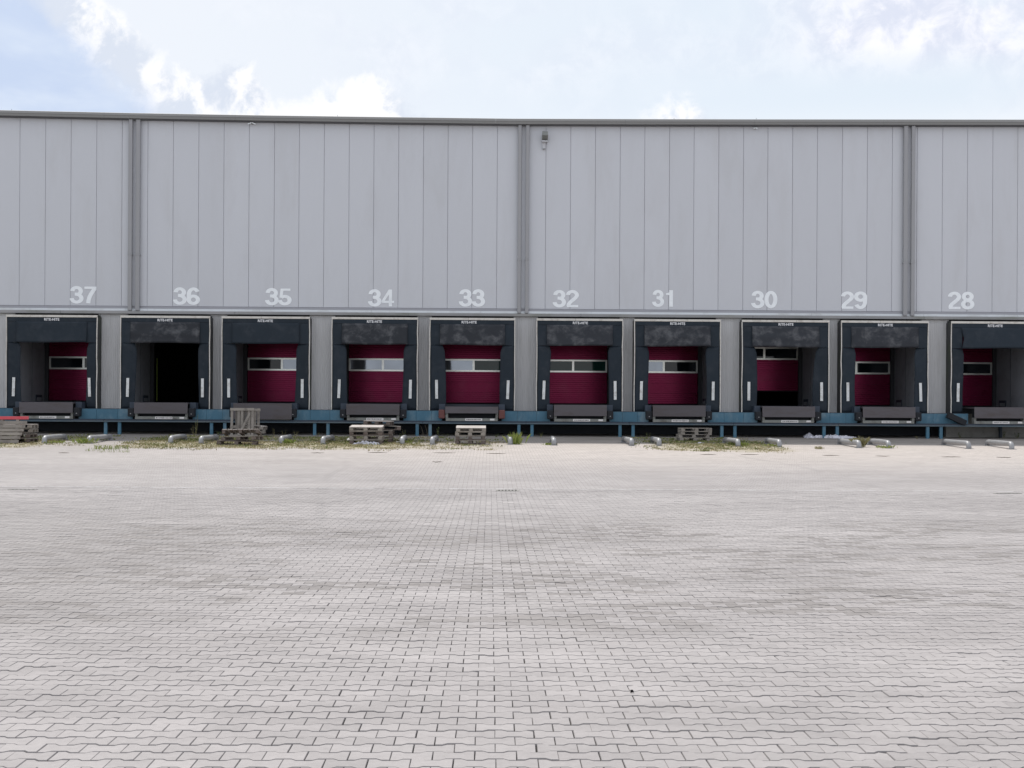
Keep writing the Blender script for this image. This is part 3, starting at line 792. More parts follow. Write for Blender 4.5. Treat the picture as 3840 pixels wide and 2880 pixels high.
text_px = {37: 194, 36: 619, 35: 995, 34: 1404, 33: 1759, 32: 2176, 31: 2541, 30: 2947, 29: 3320, 28: 3732}
worn = {36: 'fabric_worn', 34: 'fabric_worn', 33: 'fabric_worn', 32: 'fabric_worn', 31: 'fabric_worn', 30: 'fabric_worn', 29: 'fabric_worn'}
desc = {37: 'leftmost dark fabric dock shelter, under number 37 with a plain smooth top curtain', 36: 'dark fabric dock shelter around the black open doorway under number 36',
        35: 'dark fabric dock shelter under number 35 behind the upright pallets', 34: 'dark fabric dock shelter under number 34 behind the double pallet stack',
        33: 'dark fabric dock shelter under number 33 with reddish buffers below', 32: 'dusty dark fabric dock shelter under number 32 beside the middle downpipes',
        31: 'dusty dark fabric dock shelter above the low shaded pallet stack', 30: 'dusty dark fabric dock shelter under number 30 around the half raised door',
        29: 'dusty dark fabric dock shelter under number 29 above the white film', 28: 'dark fabric dock shelter under number 28 cut by the photo edge, torn curtain'}
ZH0, ZCB = zc(1216.5, YS), zc(1295, YS)       # header bottom, curtain bottom
for d in D:
    num, x0, x1 = d['n'], d['x0'], d['x1']
    r_ = random.Random(num * 13)
    t = thing('dock_shelter', desc[num], 'dock shelter', (d['cx'], YS, Z_SHB), group='dark dock shelters along the wall')
    off = -Vector((d['cx'], YS, Z_SHB))
    def sp(mb, name, mt, **kw):
        o = mb.build(name, M[mt] if isinstance(mt, str) else mt, t, **kw); o.location = off; return o
    # side and top hoods
    sp(MB().box(x0 + .012, x0 + .05, YS + .01, YW - .004, Z_SHB + .002, Z_SHT - .045), 'side_hood', 'fabric_side')
    sp(MB().box(x1 - .05, x1 - .012, YS + .01, YW - .004, Z_SHB + .002, Z_SHT - .045), 'side_hood', 'fabric_side')
    sp(MB().prism([(YS + .01, Z_SHT - .05), (YS + .01, Z_SHT - .012), (YW - .17, Z_SHT + .03), (YW - .004, Z_SHT + .03), (YW - .004, Z_SHT - .05)], x0 + .052, x1 - .052, 'x'), 'top_hood', 'fabric_side')
    # pale trims with a joint; they wander a little like bent profiles
    def trim_v(x, s_):
        n = 7; b = MB(); wd = .036
        prev = None
        for i in range(n):
            za = Z_SHB + (Z_SHT - .09 - Z_SHB) * i / n; zb2 = Z_SHB + (Z_SHT - .09 - Z_SHB) * (i + 1) / n
            ja = 0 if prev is None else prev; jb = r_.uniform(-.012, .012); prev = jb
            xa_, xb_ = x, x + s_ * wd
            lo, hi = min(xa_, xb_), max(xa_, xb_)
            b._add([(lo + ja, YS - .012, za), (hi + ja, YS - .012, za), (hi + ja, YS + .009, za), (lo + ja, YS + .009, za),
                    (lo + jb, YS - .012, zb2 - .003), (hi + jb, YS - .012, zb2 - .003), (hi + jb, YS + .009, zb2 - .003), (lo + jb, YS + .009, zb2 - .003)],
                   [(0, 1, 5, 4), (1, 2, 6, 5), (2, 3, 7, 6), (3, 0, 4, 7), (0, 3, 2, 1), (4, 5, 6, 7)])
        return b
    sp(trim_v(x0, 1), 'side_trim', 'trim'); sp(trim_v(x1, -1), 'side_trim', 'trim')
    xj = x0 + (x1 - x0) * r_.choice([.45, .62, .72])
    for a, c_ in ((x0, xj - .004), (xj + .004, x1)):
        sp(MB().box(a, c_, YS - .02, YS + .008, Z_SHT - .088, Z_SHT, ch=.004), 'top_trim', 'trim')
    ins = .048
    # header band
    sp(MB().box(x0 + ins, x1 - ins, YS - .006, YS + .03, ZH0, Z_SHT - .092, ch=.004), 'header_band', 'fabric')
    lx = at(text_px[num], 1207, YS).x
    o = link('lettering', letter_mesh, t, Vector((lx, YS - .010, (ZH0 + Z_SHT - .092) / 2 - .050)) + off, (R(90), 0, 0))
    # curtains
    cw = .36
    ph = r_.uniform(0, 6)
    for s_ in (-1, 1):
        a = x0 + ins if s_ < 0 else x1 - ins - cw
        a2 = a if s_ < 0 else a - .06
        sp(MB().box(a2, a2 + cw + .06, YS + .012, YS + .03, ZCB + .005, ZH0 - .002), 'corner_flap', 'fabric')
    bulge = r_.uniform(.03, .07); torn = num == 28
    fn = lambda u, v: ((r_.uniform(-.004, .004) + (.10 * (1 - abs(2 * v - .9)) * (u < .12) if torn else 0)),
                       -.02 - bulge * (1 - v) - .012 * math.sin(u * 9 + ph) * (1 - v) - .02 * math.exp(-((v - .45) / .1) ** 2) * (num in (36, 30, 31)),
                       (.012 * math.sin(u * 5 + ph) * (1 - v)))
    sp(MB().sheet(x0 + ins + cw + .01, x1 - ins - cw - .01, ZCB, ZH0 - .002, YS, 18, 10, fn), 'top_curtain', worn.get(num, 'fabric'), smooth=True)
    wl, wr = .57 + r_.uniform(-.03, .03), .55 + r_.uniform(-.03, .03)
    if num in (37, 36): wr = .42
    if num in (28,): wl = .50; wr = .42
    for s_, ww in ((-1, wl), (1, wr)):
        sag = r_.uniform(.02, .07); kx = r_.uniform(2, 4)
        def fs_(u, v, s_=s_, ww=ww, sag=sag, kx=kx):
            e = u if s_ < 0 else 1 - u            # 0 at the outer edge, 1 at the free edge
            pull = e * (sag * math.sin(v * kx + ph) - .16 * max(0, v - .90) * 10 * .5 - .10 * max(0, .06 - v) * 6)
            return (-s_ * pull * 1.0, .012 + e * .05 + .014 * math.sin(v * 11 + ph) * e, 0)
        a = x0 + ins if s_ < 0 else x1 - ins - ww
        sp(MB().sheet(a, a + ww, Z_SHB, ZCB, YS, 6, 22, fs_), 'side_curtain', 'fabric', smooth=True)
        # white guide stripe on the curtain
        sxp = (x0 + .30) if s_ < 0 else (x1 - .30)
        zb2, zt2 = Z_SHB + .47, Z_SHB + 1.22
        lean = r_.uniform(-.03, .03)
        bb = MB()
        bb._add([(sxp - .055, YS - .006, zb2), (sxp + .055, YS - .006, zb2), (sxp + .055 + lean, YS - .006, zt2), (sxp - .055 + lean, YS - .006, zt2),
                 (sxp - .055, YS + .002, zb2), (sxp + .055, YS + .002, zb2), (sxp + .055 + lean, YS + .002, zt2), (sxp - .055 + lean, YS + .002, zt2)],
                [(0, 1, 2, 3), (7, 6, 5, 4), (0, 4, 5, 1), (1, 5, 6, 2), (2, 6, 7, 3), (3, 7, 4, 0)])
        sp(bb, 'guide_stripe', 'stripe')

# ------------------------------------------------------------------ dock platform (blue steel) and levellers
plat = thing('dock_platform', 'blue steel dock platform front running below all shelters on short legs', 'dock platform', (0, YP, gz(YP)))
po = -Vector(plat.location)
def pp(mb, name, mt, **kw):
    o = mb.build(name, mt, plat, **kw); o.location = po; return o
Z_RT, Z_RB = zc(1580, YP), zc(1590.5, YP)
segs = [XL] + [ (p['cx'] + q['cx']) / 2 for p, q in zip(D, D[1:])] + [XR]
for a, c_ in zip(segs, segs[1:]):
    pp(MB().box(a + .004, c_ - .004, YP + .06, YP + .20, Z_RB + .055, Z_RT + .0, ch=.006), 'upper_beam', M['dark_steel'])
    pp(MB().box(a + .004, c_ - .004, YP + .02, YP + .22, Z_RB, Z_RB + .052, ch=.006), 'beam_flange', M['blue_dirty'])
LW = 1.05    # half width of a lip
for i, (p_, q_) in enumerate([(None, D[0])] + list(zip(D, D[1:])) + [(D[-1], None)]):
    a = XL if p_ is None else p_['cx'] + LW + .13
    c_ = XR if q_ is None else q_['cx'] - LW - .13
    m1 = a + (c_ - a) * .33; m2 = a + (c_ - a) * .72
    for u, v in ((a, m1), (m1, m2), (m2, c_)):
        pp(MB().box(u + .003, v - .003, YP + .28, YP + .31, Z_RT + .003, Z_SHB - .01, ch=.004), 'blue_plate', M['blue'])
    pp(MB().box(a, c_, YP + .27, YP + .60, Z_SHB - .008, Z_SHB + .002), 'plate_edge', M['dark_steel'])
leg_px = [396, 448, 793, 843, 1180, 1230, 1564.5, 1613, 1946, 1995, 2325, 2374, 2707, 2756, 3090, 3139.5, 3479, 3529]
for p_ in leg_px:
    x = at(p_, 1610, YP + .1).x
    pp(MB().box(x - .062, x + .062, YP + .07, YP + .19, gz(YP) - .02, Z_RB - .002, ch=.008), 'leg', M['blue'])
# thin sticks leaning under dock 33 / 34
for a, c_, lab in (((1577, 1596), (1588, 1628), 'leftmost and most slanted'), ((1594, 1594), (1603, 1632), 'middle one'), ((1605, 1595), (1607, 1634), 'nearly upright rightmost one')):
    A_, B_ = at(*a, YP + .3), at(*c_, YP + .1); B_.z = gz(B_.y)
    tag(MB().tube([A_, (A_ + B_) / 2 + Vector((.02, 0, 0)), B_], .012, 6).build('stick', M['twig']), 'thin stick leaning between the blue legs left of dock 33, ' + lab, 'stick', 'thin sticks between the blue legs left of dock 33')

for d in D:
    num, cx = d['n'], d['cx']
    t = thing('dock_leveller', {37: 'grey dock leveller right of the red topped pallet, leftmost of all', 36: 'grey dock leveller in front of the black open doorway',
              35: 'dock leveller behind the upright pallets, its long lip hanging lowest', 34: 'grey dock leveller behind the crooked pallet on the double stack',
              33: 'grey dock leveller between two reddish brown buffers', 32: 'grey dock leveller right of the middle downpipes, bare paving below it',
              31: 'grey dock leveller above the low shaded pallet stack', 30: 'grey dock leveller below the half raised crimson door',
              29: 'grey dock leveller above the crumpled white film', 28: 'grey dock leveller beside the askew black buffer, rightmost of all'}[num],
              'dock leveller', (cx, YP, Z_RT), group='dock levellers')
    off = -Vector((cx, YP, Z_RT))
    def sp(mb, name, mt, **kw):
        o = mb.build(name, M[mt], t, **kw); o.location = off; return o
    r_ = random.Random(num)
    lz = Z_LIP - r_.uniform(0, .03)
    lb = {35: 1.32, 33: 1.60}.get(num, 1.52); lt = {33: 1.86}.get(num, lz)
    lw = LW + (.10 if num == 35 else 0)
    sp(MB().prism([(YP - .06, lb), (YP - .035, lt), (YP - .01, lt + .006), (YP + .01, lt), (YP - .025, lb)], cx - lw, cx + lw, 'x'), 'lip', 'lip')
    sp(MB().box(cx - LW, cx + LW, YP + .02, YD - .01, lt - .05, lt + .004), 'deck_plate', 'lip')
    sp(MB().box(cx - LW + .06, cx + LW - .06, YP + .33, YP + .36, Z_RT, lt - .06), 'pit_front', 'black')
    # lower cill with its stickers
    sp(MB().box(cx - LW + .02, cx + LW - .02, YP + .03, YP + .30, Z_RT + .002, Z_RT + .115, ch=.005), 'cill', 'cill')
    for s_ in (-1, 1):
        x = cx + s_ * (LW - .06)
        sp(MB().box(x - .05, x + .05, YP + .05, YP + .28, Z_RT + .118, lb + .02), 'hinge_post', 'cill')
        bm_ = 'rust_rubber' if num == 33 else 'black'
        bx = cx + s_ * (LW + .015); bw = s_ * .25
        lo, hi = min(bx, bx + bw), max(bx, bx + bw)
        if num == 28 and s_ < 0:
            a_ = at(3556, 1556, YP); b_ = at(3622, 1587, YP); dx_, dz_ = b_.x - a_.x, b_.z - a_.z; L_ = math.hypot(dx_, dz_); nx_, nz_ = -dz_ / L_ * .11, dx_ / L_ * .11
            bh = sp(MB().prism([(a_.x + nx_, a_.z + nz_), (a_.x - nx_, a_.z - nz_), (b_.x - nx_, b_.z - nz_), (b_.x + nx_, b_.z + nz_)], YP - .05, YP + .20, 'y'), 'buffer', bm_, label='loose black buffer hanging askew')
            continue
        bh = sp(MB().box(lo, hi, YP - .02, YP + .26, Z_RT + .10, Z_SHB + .03, ch=.03), 'buffer', bm_)
        if num != 33:
            zz = Z_RT + .22
            MB().tube([((lo + hi) / 2, YP - .03, zz), ((lo + hi) / 2, YP - .018, zz)], .022, 10).build('bolt', M['galv'], bh)
        sp(MB().box(min(cx + s_ * (LW + .02), cx + s_ * (LW + .26)), max(cx + s_ * (LW + .02), cx + s_ * (LW + .26)), YP + .262, YW + .3, Z_RT + .3, Z_DECK - .035), 'side_box', 'dark_steel')
    if num != 35:
        sx0 = cx - .28 + r_.uniform(-.02, .04)
        st = sp(MB().box(sx0, sx0 + .68, YP + .026, YP + .0295, Z_RT + .015, Z_RT + .108), 'sticker', 'sticker')
        k_ = MB()
        x = sx0 + .04
        while x < sx0 + .62:
            wv = r_.uniform(.015, .05); hv = r_.uniform(.010, .02)
            k_.box(x, x + wv, YP + .0235, YP + .0255, Z_RT + .06 - hv, Z_RT + .06 + hv); x += wv + r_.uniform(.006, .02)
        k_.build('print', M['ink'], st, kind='stuff')
        sp(MB().box(cx + .72, cx + .90, YP + .026, YP + .0295, Z_RT + .03, Z_RT + .10), 'small_sticker', 'sticker')

# ------------------------------------------------------------------ wheel guides (bent pipes)
guides = [  # foot px, foot py, back px, label
    (166, 1663, 'leftmost pipe wheel guide, right of the leaning red topped pallet'),
    (334, 1663, 'pipe wheel guide right beside the bright green grass under dock 37'),
    (640, 1663, 'pipe wheel guide left of the weedy strip, between dock 36 grass patches'),
    (754, 1664, 'pipe wheel guide touching the left of the slumped pallet heap'),
    (1055, 1664, 'pipe wheel guide with a yellow green tuft at its foot'),
    (1211, 1666, 'pipe wheel guide on dead grass just left of the film wrapped pallet stack'),
    (1508, 1666, 'pipe wheel guide with white paper scrap at its foot'),
    (1621, 1667, 'short looking pipe wheel guide left of the neat pallet stack'),
    (1914, 1667, 'short looking pipe wheel guide beside the tall bright green tuft'),
    (2077, 1670, 'pipe wheel guide with bare shaded paving to its right, below number 32'),
    (2369, 1672, 'pipe wheel guide in front of two blue legs between docks 32 and 31'),
    (2472, 1672, 'pipe wheel guide just left of the low shaded pallet stack'),
    (2768, 1675, 'pipe wheel guide standing in green grass right of the shaded pallet stack'),
    (2923, 1677, 'pipe wheel guide half in sun on bare paving left of the white film'),
    (3221, 1680, 'pipe wheel guide in front of the white film, under a spiky tuft'),
    (3333, 1681, 'pipe wheel guide right of the spiky tuft, weed beneath it'),
    (3633, 1683, 'long pipe wheel guide on bare paving, second from the right edge'),
    (3794, 1685, 'rightmost pipe wheel guide, on bare paving below number 28')]
GR = 0.088
def guide_mesh(i, dx, L):
    r_ = random.Random(i)
    h0, h1 = .275 - GR, .23 - GR
    pts = [(0, 0, -.03), (0, 0, h0 * .35)]
    for a in (0, 22, 45, 68, 90):
        pts.append((dx * .09 / L * (1 - math.cos(R(a))), .13 * (1 - math.cos(R(a))), h0 * .35 + (h0 * .65) * math.sin(R(a))))
    pts.append((dx * .5, L * .5, (h0 + h1) / 2 + r_.uniform(-.012, .012)))
    pts.append((dx * .92, L - .14, h1))
    for a in (30, 60, 90):
        pts.append((dx, L - .14 + .14 * math.sin(R(a)), h1 * .2 + h1 * .8 * math.cos(R(a))))
    pts.append((dx, L, -.03))
    return MB().tube(pts, GR, 16)
for i, (px_, py_, lab) in enumerate(guides):
    P = ground(px_, py_)
    dx = (P.x - D[[0, 1, 1, 2, 2, 3, 3, 4, 4, 5, 5, 6, 6, 7, 7, 8, 8, 9][i]]['cx'])
    dx = -math.copysign(.05, dx)
    t = thing('wheel_guide', 'bent galvanised ' + lab, 'wheel guide', tuple(P), group='galvanised pipe wheel guides in front of the docks')
    mb = guide_mesh(i, dx, 2.35)
    mb.v = [(x, y, z + SLOPE * y) for x, y, z in mb.v]
    mb.build('pipe', M['galv'], t, smooth=True)
    for yy, xx in ((0, 0), (2.35, dx)):
        MB().box(xx - .13, xx + .13, yy - .13, yy + .13, SLOPE * yy - .02, SLOPE * yy + .010).build('base_plate', M['galv'], t)

# ------------------------------------------------------------------ pallets
def board_mesh(name, lx, ly, lz, mt, seed=0, broken=False):
    r_ = random.Random(seed); b = MB()
    n = 5; vs = []
    for i in range(n + 1):
        x = -lx / 2 + lx * i / n
        j = [r_.uniform(-.004, .004) for _ in range(4)]
        if broken and i == n: j = [v + r_.uniform(-.03, .03) for v in j]
        vs += [(x, -ly / 2 + j[0], -lz / 2), (x, ly / 2 + j[1], -lz / 2), (x, ly / 2 + j[2], lz / 2), (x, -ly / 2 + j[3], lz / 2)]
    fs = [(3, 2, 1, 0), (n * 4, n * 4 + 1, n * 4 + 2, n * 4 + 3)]
    for i in range(n):
        for k in range(4): fs.append((i * 4 + k, i * 4 + (k + 1) % 4, (i + 1) * 4 + (k + 1) % 4, (i + 1) * 4 + k))
    b._add(vs, fs); return b.mesh(name, mt)
PAL = {}
def pallet(label, loc, rot, top='wood', body='wood', w_=1.08, dp=0.9, missing=(), red=0, bent=0.0, boards=6, seed=0, tops=None):
    """w_ along x (front), dp along y; base of the pallet at its origin"""
    t = thing('wooden_pallet', label, 'pallet', loc, rot, group='wooden pallets lying by the docks')
    r_ = random.Random(seed + 5)
    key = (top, body, w_, dp)
    if key not in PAL:
        PAL[key] = [board_mesh('deck_board', w_, dp / boards * .80, .022, M[top], k) for k in range(3)] + \
                   [MB().box(-.05, .05, -.07, .07, 0, .078, ch=.004).mesh('block', M[body])] + \
                   [board_mesh('stringer_board', dp, .10, .022, M[body], 9)] + [board_mesh('base_board', w_, .10, .020, M[body], 10)]
    bm_ = PAL[key]
    for j, y in enumerate((-dp / 2 + .05, 0, dp / 2 - .05)):
        link('base_board', bm_[5], t, (0, y, .010), (0, 0, r_.uniform(-.01, .01)))
        for x in (-w_ / 2 + .07, 0, w_ / 2 - .07):
            link('block', bm_[3], t, (x, y, .020), (0, 0, R(90) + r_.uniform(-.06, .06)))
    for x in (-w_ / 2 + .05, 0, w_ / 2 - .05):
        link('stringer_board', bm_[4], t, (x, 0, .109), (0, 0, R(90)))
    for j in range(boards):
        if j in missing: continue
        y = -dp / 2 + (j + .5) * dp / boards
        mshi = bm_[j % 3]
        o = link('deck_board', mshi, t, (r_.uniform(-.006, .006), y, .131), (r_.uniform(-.012, .012), 0, r_.uniform(-.015, .015) + (bent if j == 2 else 0)))
        if red and j >= boards - red:
            mm = mshi.copy(); mm.materials.clear(); mm.materials.append(M['wood_red']); o.data = mm; o['label'] = 'red painted board'
        if tops and j in tops:
            mm = mshi.copy(); mm.materials.clear(); mm.materials.append(M[tops[j]]); o.data = mm
    return t
PH = 0.143
# stack below dock 33
P = ground(1764, 1667); P.y += .45
for k in range(4):
    pallet(['lowest pallet of the neat stack below dock 33', 'second pallet from the ground in the neat stack below dock 33', 'third pallet from the ground in the neat stack below dock 33',
            'topmost pale pallet of the neat stack below dock 33'][k], (P.x + [.0, -.01, .0, .015][k], P.y, gz(P.y) + k * PH + .004 + (.035 if k == 3 else 0)), (R(4.5 if k == 3 else 0), 0, R([-1.5, 1, -2, .5][k])),
           'wood_pale' if k == 3 else 'wood', 'wood_dark' if k < 2 else 'wood', w_=1.04, seed=k)
# stack in front of dock 34
P = ground(1371, 1667); P.y += .45
for k in range(4):
    pallet(['lowest pallet of the front stack below dock 34, wrapped in crumpled film', 'second pallet from the ground in the front stack below dock 34',
            'reddish third pallet from the ground in the front stack below dock 34', 'topmost pale pallet of the front stack below dock 34'][k],
           (P.x + [0, .01, -.01, 0][k], P.y, gz(P.y) + k * .150 + .004 + (.03 if k == 3 else 0)), (R(4.0 if k == 3 else 0), 0, R([1, -1, 1.5, -.5][k])), 'wood_pale' if k == 3 else 'wood', 'wood_dark' if k in (0, 2) else 'wood', w_=1.13, seed=20 + k)
FP = P.copy()
# stack behind it, with two crooked ones on top
Q = ground(1416, 1650); Q.y = P.y + 1.25; Q.x = at(1418, 1600, Q.y).x
for k in range(5):
    pallet(['lowest pallet of the rear stack behind the front one below dock 34', 'second lowest pallet of the rear stack below dock 34', 'middle pallet of the rear stack below dock 34',
            'skewed dark pallet under the topmost of the rear stack below dock 34', 'crooked topmost pallet of the rear stack, highest by dock 34'][k],
           (Q.x + [.0, .02, .03, .10, .02][k], Q.y, gz(Q.y) + k * PH + .004 + (.03 if k > 2 else 0) + (.02 if k > 3 else 0)), (0, R([0, 0, 0, 2.2, .8][k]), R([0, 2, -1, 9, -5][k])), 'wood' if k < 4 else 'wood_pale', 'wood_dark',
           w_=(1.04 if k < 3 else 1.35 if k == 3 else .95), seed=40 + k, missing=(1, 4) if k == 3 else ())
# low stack under dock 31
P = ground(2610, 1657); P.y += .5
for k in range(4):
    pallet(['lowest pallet of the shaded stack below dock 31', 'second pallet from the ground in the shaded stack below dock 31', 'third pallet from the ground in the shaded stack below dock 31',
            'topmost pallet of the shaded stack below dock 31'][k], (P.x + [-.03, -.05, .03, .03][k], P.y + [0, 0, .02, .02][k], gz(P.y) + k * .118 + .003), (0, 0, R([1, -2, 0, .5][k])), 'wood', 'wood', w_=1.14, seed=60 + k, missing=(1, 2, 3) if k == 3 else (1, 3))
# slumped stack below dock 35 with upright pallets behind
P = ground(893, 1671); P.y += .45
for k in range(3):
    pallet(['lowest dark pallet of the slumped heap below dock 35', 'middle broken pallet of the slumped heap below dock 35', 'flat pale topped pallet on the slumped heap below dock 35'][k],
           (P.x + [-.10, .05, .02][k], P.y + [0, .05, .1][k], gz(P.y) + k * .15 + .006 + (.05 if k == 2 else 0)), (R([1.0, -1, .8][k]), R([1.6, -2.4, -6.5][k]), R([4, -8, -86][k])),
           ['wood_dark', 'wood', 'wood_pale'][k], 'wood_dark', w_=[1.3, 1.2, .95][k], dp=[.9, .9, 1.22][k], boards=[6, 6, 7][k], seed=80 + k, missing=(2, 4) if k == 1 else (1,) if k == 0 else ())
# deck boards of upright pallets run vertically: turn 90 about the view axis
def upright(label, px0, px1, ptop, Y, lean, seed, diag=False, **kw):
    a, c_ = at(px0, 1600, Y), at(px1, 1600, Y)
    h = at((px0 + px1) / 2, ptop, Y).z - gz(Y)
    wd = c_.x - a.x
    t = thing('wooden_pallet', label, 'pallet', ((a.x + c_.x) / 2, Y, gz(Y) + .01), (R(-lean), 0, R(kw.get('turn', 0))), group='wooden pallets lying by the docks')
    r_ = random.Random(seed); n = 7; bw = wd / n
    for i in range(n):
        if i in kw.get('missing', ()): continue
        x = -wd / 2 + (i + .5) * bw
        MB().box(x - bw * .36, x + bw * .36, -.012, .012, r_.uniform(0, .02), h - r_.uniform(0, .015), ch=.003).build('deck_board', M['wood'], t, rot=(0, R(r_.uniform(-.4, .4)), 0))
    for z in (.05, h * .36, h - .06):
        MB().box(-wd / 2, wd / 2, .014, .036, z - .05, z + .05, ch=.003).build('stringer_board', M['wood'], t)
        for x in (-wd / 2 + .07, 0, wd / 2 - .07):
            MB().box(x - .06, x + .06, .038, .116, z - .045, z + .045, ch=.004).build('block', M['wood_dark'], t)
    for z in (.05, h - .06):
        MB().box(-wd / 2, wd / 2, -.036, -.014, z - .05, z + .05, ch=.003).build('end_board', M['wood'], t)
    if diag:
        L = h * .80
        MB().box(-.045, .045, -.062, -.040, 0, L, ch=.003).build('broken_board', M['wood'], t, loc=(-wd * .12, 0, .08), rot=(0, R(26), 0), label='loose board lying diagonally')
    return t
upright('upright grey pallet with a loose diagonal board, below dock 35', 862, 952, 1530, 50.3, 4, 3, diag=True, missing=(1, 4))
upright('second upright pallet standing close behind the first, below dock 35', 880, 975, 1532, 50.55, 4, 4)
Pq = at(985, 1600, 50.2)
for k in range(2):
    pallet(['small grey pallet edge at the bottom right of the upright pallets', 'small pale pallet end sticking out right of the upright pallets'][k], (at(955, 1600, 50.9).x, 50.9, gz(50.9) + .15 + k * .16), (0, R(2 + 3 * k), R(6 - 8 * k)),
           'wood_pale' if k else 'wood', 'wood', w_=.80, dp=.8, seed=100 + k)
# leaning pallet with red boards at the far left, and the stack it leans on
A0 = ground(30, 1664)
tl = thing('wooden_pallet', 'leaning pallet at the far left with a red painted top board', 'pallet', (at(20, 1664, A0.y).x, A0.y, gz(A0.y) + .01), (R(-14), 0, 0), group='wooden pallets lying by the docks')
hh = at(40, 1556, A0.y).z - gz(A0.y); pitch = hh / 7.4
for i in range(7):
    z0_ = i * pitch; zc_ = z0_ + pitch * .44
    xr = .44 + .045 * i
    o = MB().box(-.95, xr, -.012, .012, -pitch * .40, pitch * .40, ch=.003).build('deck_board', M['wood_red'] if i == 6 else M['wood'], tl, loc=(0, 0, zc_ + .01 + (.03 if i == 6 else 0)), rot=(0, R(random.uniform(-.4, .4)), 0))
    if i == 6: o['label'] = 'red painted top board'
for x in (-.8, -.2, .33):
    MB().box(x - .05, x + .05, .014, .036, 0, hh * .97, ch=.003).build('stringer_board', M['wood'], tl)
    for z in (.05, hh / 2, hh - .12): MB().box(x - .06, x + .06, .038, .116, z - .05, z + .05, ch=.004).build('block', M['wood_dark'], tl)
for k in range(4):
    Yk = A0.y + 1.05
    pallet(['lowest pallet of the stack behind the red topped one at far left', 'second pallet up in the stack behind the red topped one', 'third pallet up in the stack behind the red topped one',
            'topmost pale pallet of the stack behind the red topped one'][k], (at(68, 1600, Yk).x + [0, -.02, .03, .02][k], Yk, gz(Yk) + k * .16 + .004), (0, R([0, 0, -2, -1][k]), R([0, 2, 6, 4][k])),
           'wood_pale' if k == 3 else 'wood', 'wood_dark' if k < 2 else 'wood', w_=1.1, seed=120 + k)

# ------------------------------------------------------------------ gullies, lamps, litter
for px_, py_, ww, gd, lab in ((1903, 1840, .42, .16, 'iron drain grate in the paving in the middle of the yard, with six dark slots'), (85, 1837, .50, .05, 'dark drain grate in the paving near the left edge of the photo'),
                      (3778, 1851, .50, .05, 'dark drain grate in the paving near the right edge of the photo')):
    P = ground(px_, py_); z = gz(P.y)
    t = thing('drain_grate', lab, 'drain', (P.x, P.y, z), group='drain grates along the yard')
    dz = .003
    MB().box(-ww / 2, ww / 2, -gd, gd, -.12, .0015 + dz).build('pit', M['pit'], t)
    fr = MB(); fw = .03
    fr.box(-ww / 2 - fw, ww / 2 + fw, -gd - fw, -gd, -.03, .008 + dz).box(-ww / 2 - fw, ww / 2 + fw, gd, gd + fw, -.03, .008 + dz)
    fr.box(-ww / 2 - fw, -ww / 2, -gd, gd, -.03, .008 + dz).box(ww / 2, ww / 2 + fw, -gd, gd, -.03, .008 + dz)
    fr.build('grate_frame', M['concrete'], t)
    n = 6
    for k in range(n + 1):
        x = -ww / 2 + ww * k / n
        MB().box(x - .018, x + .018, -gd, gd, -.02, .006 + dz).build('bar', M['concrete'], t)

P = at(2042, 520, YW)
t = thing('floodlight', 'grey floodlight on a pale bracket high on the wall right of the middle downpipes', 'floodlight', tuple(P))
MB().prism([(-.02, -.16), (-.40, .06), (-.30, .24), (-.02, .10)], -.115, .115, 'x').build('lamp_head', M['lamp_head'], t, loc=(.01, 0, 0))
MB().box(-.115, .115, -.24, -.02, -.165, -.10, ch=.01).build('lamp_collar', M['lamp_light'], t, loc=(0, 0, -.01))
MB().prism([(-.10, -.16), (.045, -.16), (.035, -.42), (-.085, -.42)], -.10, -.004, 'y').build('bracket', M['lamp_light'], t)
MB().box(-.07, .03, -.12, -.02, -.44, -.42).build('bracket_foot', M['lamp_head'], t)
for px_, py_, w1, lab in ((946, 464, .16, 'small white twin lamp just under the roof edge above number 35'), (2831, 482, .08, 'tiny pale sensor under the roof edge above number 30')):
    P = at(px_, py_, YW)
    t = thing('security_light', lab, 'wall lamp', tuple(P))
    MB().box(-.03, .03, -.10, -.002, -.03, .03, ch=.006).build('housing', M['lamp_head'], t)
    for s_ in (-1, 1):
        MB().box(-w1 / 2, w1 / 2, -.16, -.10, -.018, .018, ch=.005).build('lamp_head', M['white_paint'], t, loc=(s_ * w1 * .52, 0, -.015), rot=(0, s_ * R(22), 0))

# crumpled white film, by dock 29 / 30
def crumple(cx, cy, lx, ly, h, seed, nx=26, ny=8):
    r_ = random.Random(seed); b = MB(); vs = []
    for j in range(ny + 1):
        for i in range(nx + 1):
            u, v = i / nx, j / ny
            e = math.sin(math.pi * u) ** .5 * math.sin(math.pi * v) ** .6
            x = cx + (u - .5) * lx + r_.uniform(-.03, .03); y = cy + (v - .5) * ly * (.6 + .6 * math.sin(u * 7 + seed)) + r_.uniform(-.03, .03)
            vs.append((x, y, gz(y) + .004 + e * h * r_.uniform(.2, 1)))
    w_ = nx + 1
    fs = [(j * w_ + i, j * w_ + i + 1, (j + 1) * w_ + i + 1, (j + 1) * w_ + i) for j in range(ny) for i in range(nx)]
    b._add(vs, fs)
    lo = len(vs); b._add([(x, y, gz(y) + .001) for x, y, z in vs], [tuple(reversed(q)) for q in fs])
    return b
P = ground(3120, 1643)
o = crumple(P.x, P.y, 2.05, .5, .16, 3, 40, 8).build('plastic_film', M['film']); tag(o, 'long strip of crumpled white plastic film lying by the platform below dock 29', 'plastic film')
P = ground(3037, 1642)
o = MB().sheet(0, .45, 0, .21, 0, 10, 8, lambda u, v: (0, .16 * v + .10 * random.uniform(-.3, .3), -(v) * abs(u - .5) * .30), .03).build('plastic_bag', M['film'], loc=(P.x - .22, P.y, gz(P.y) + .0), smooth=False)
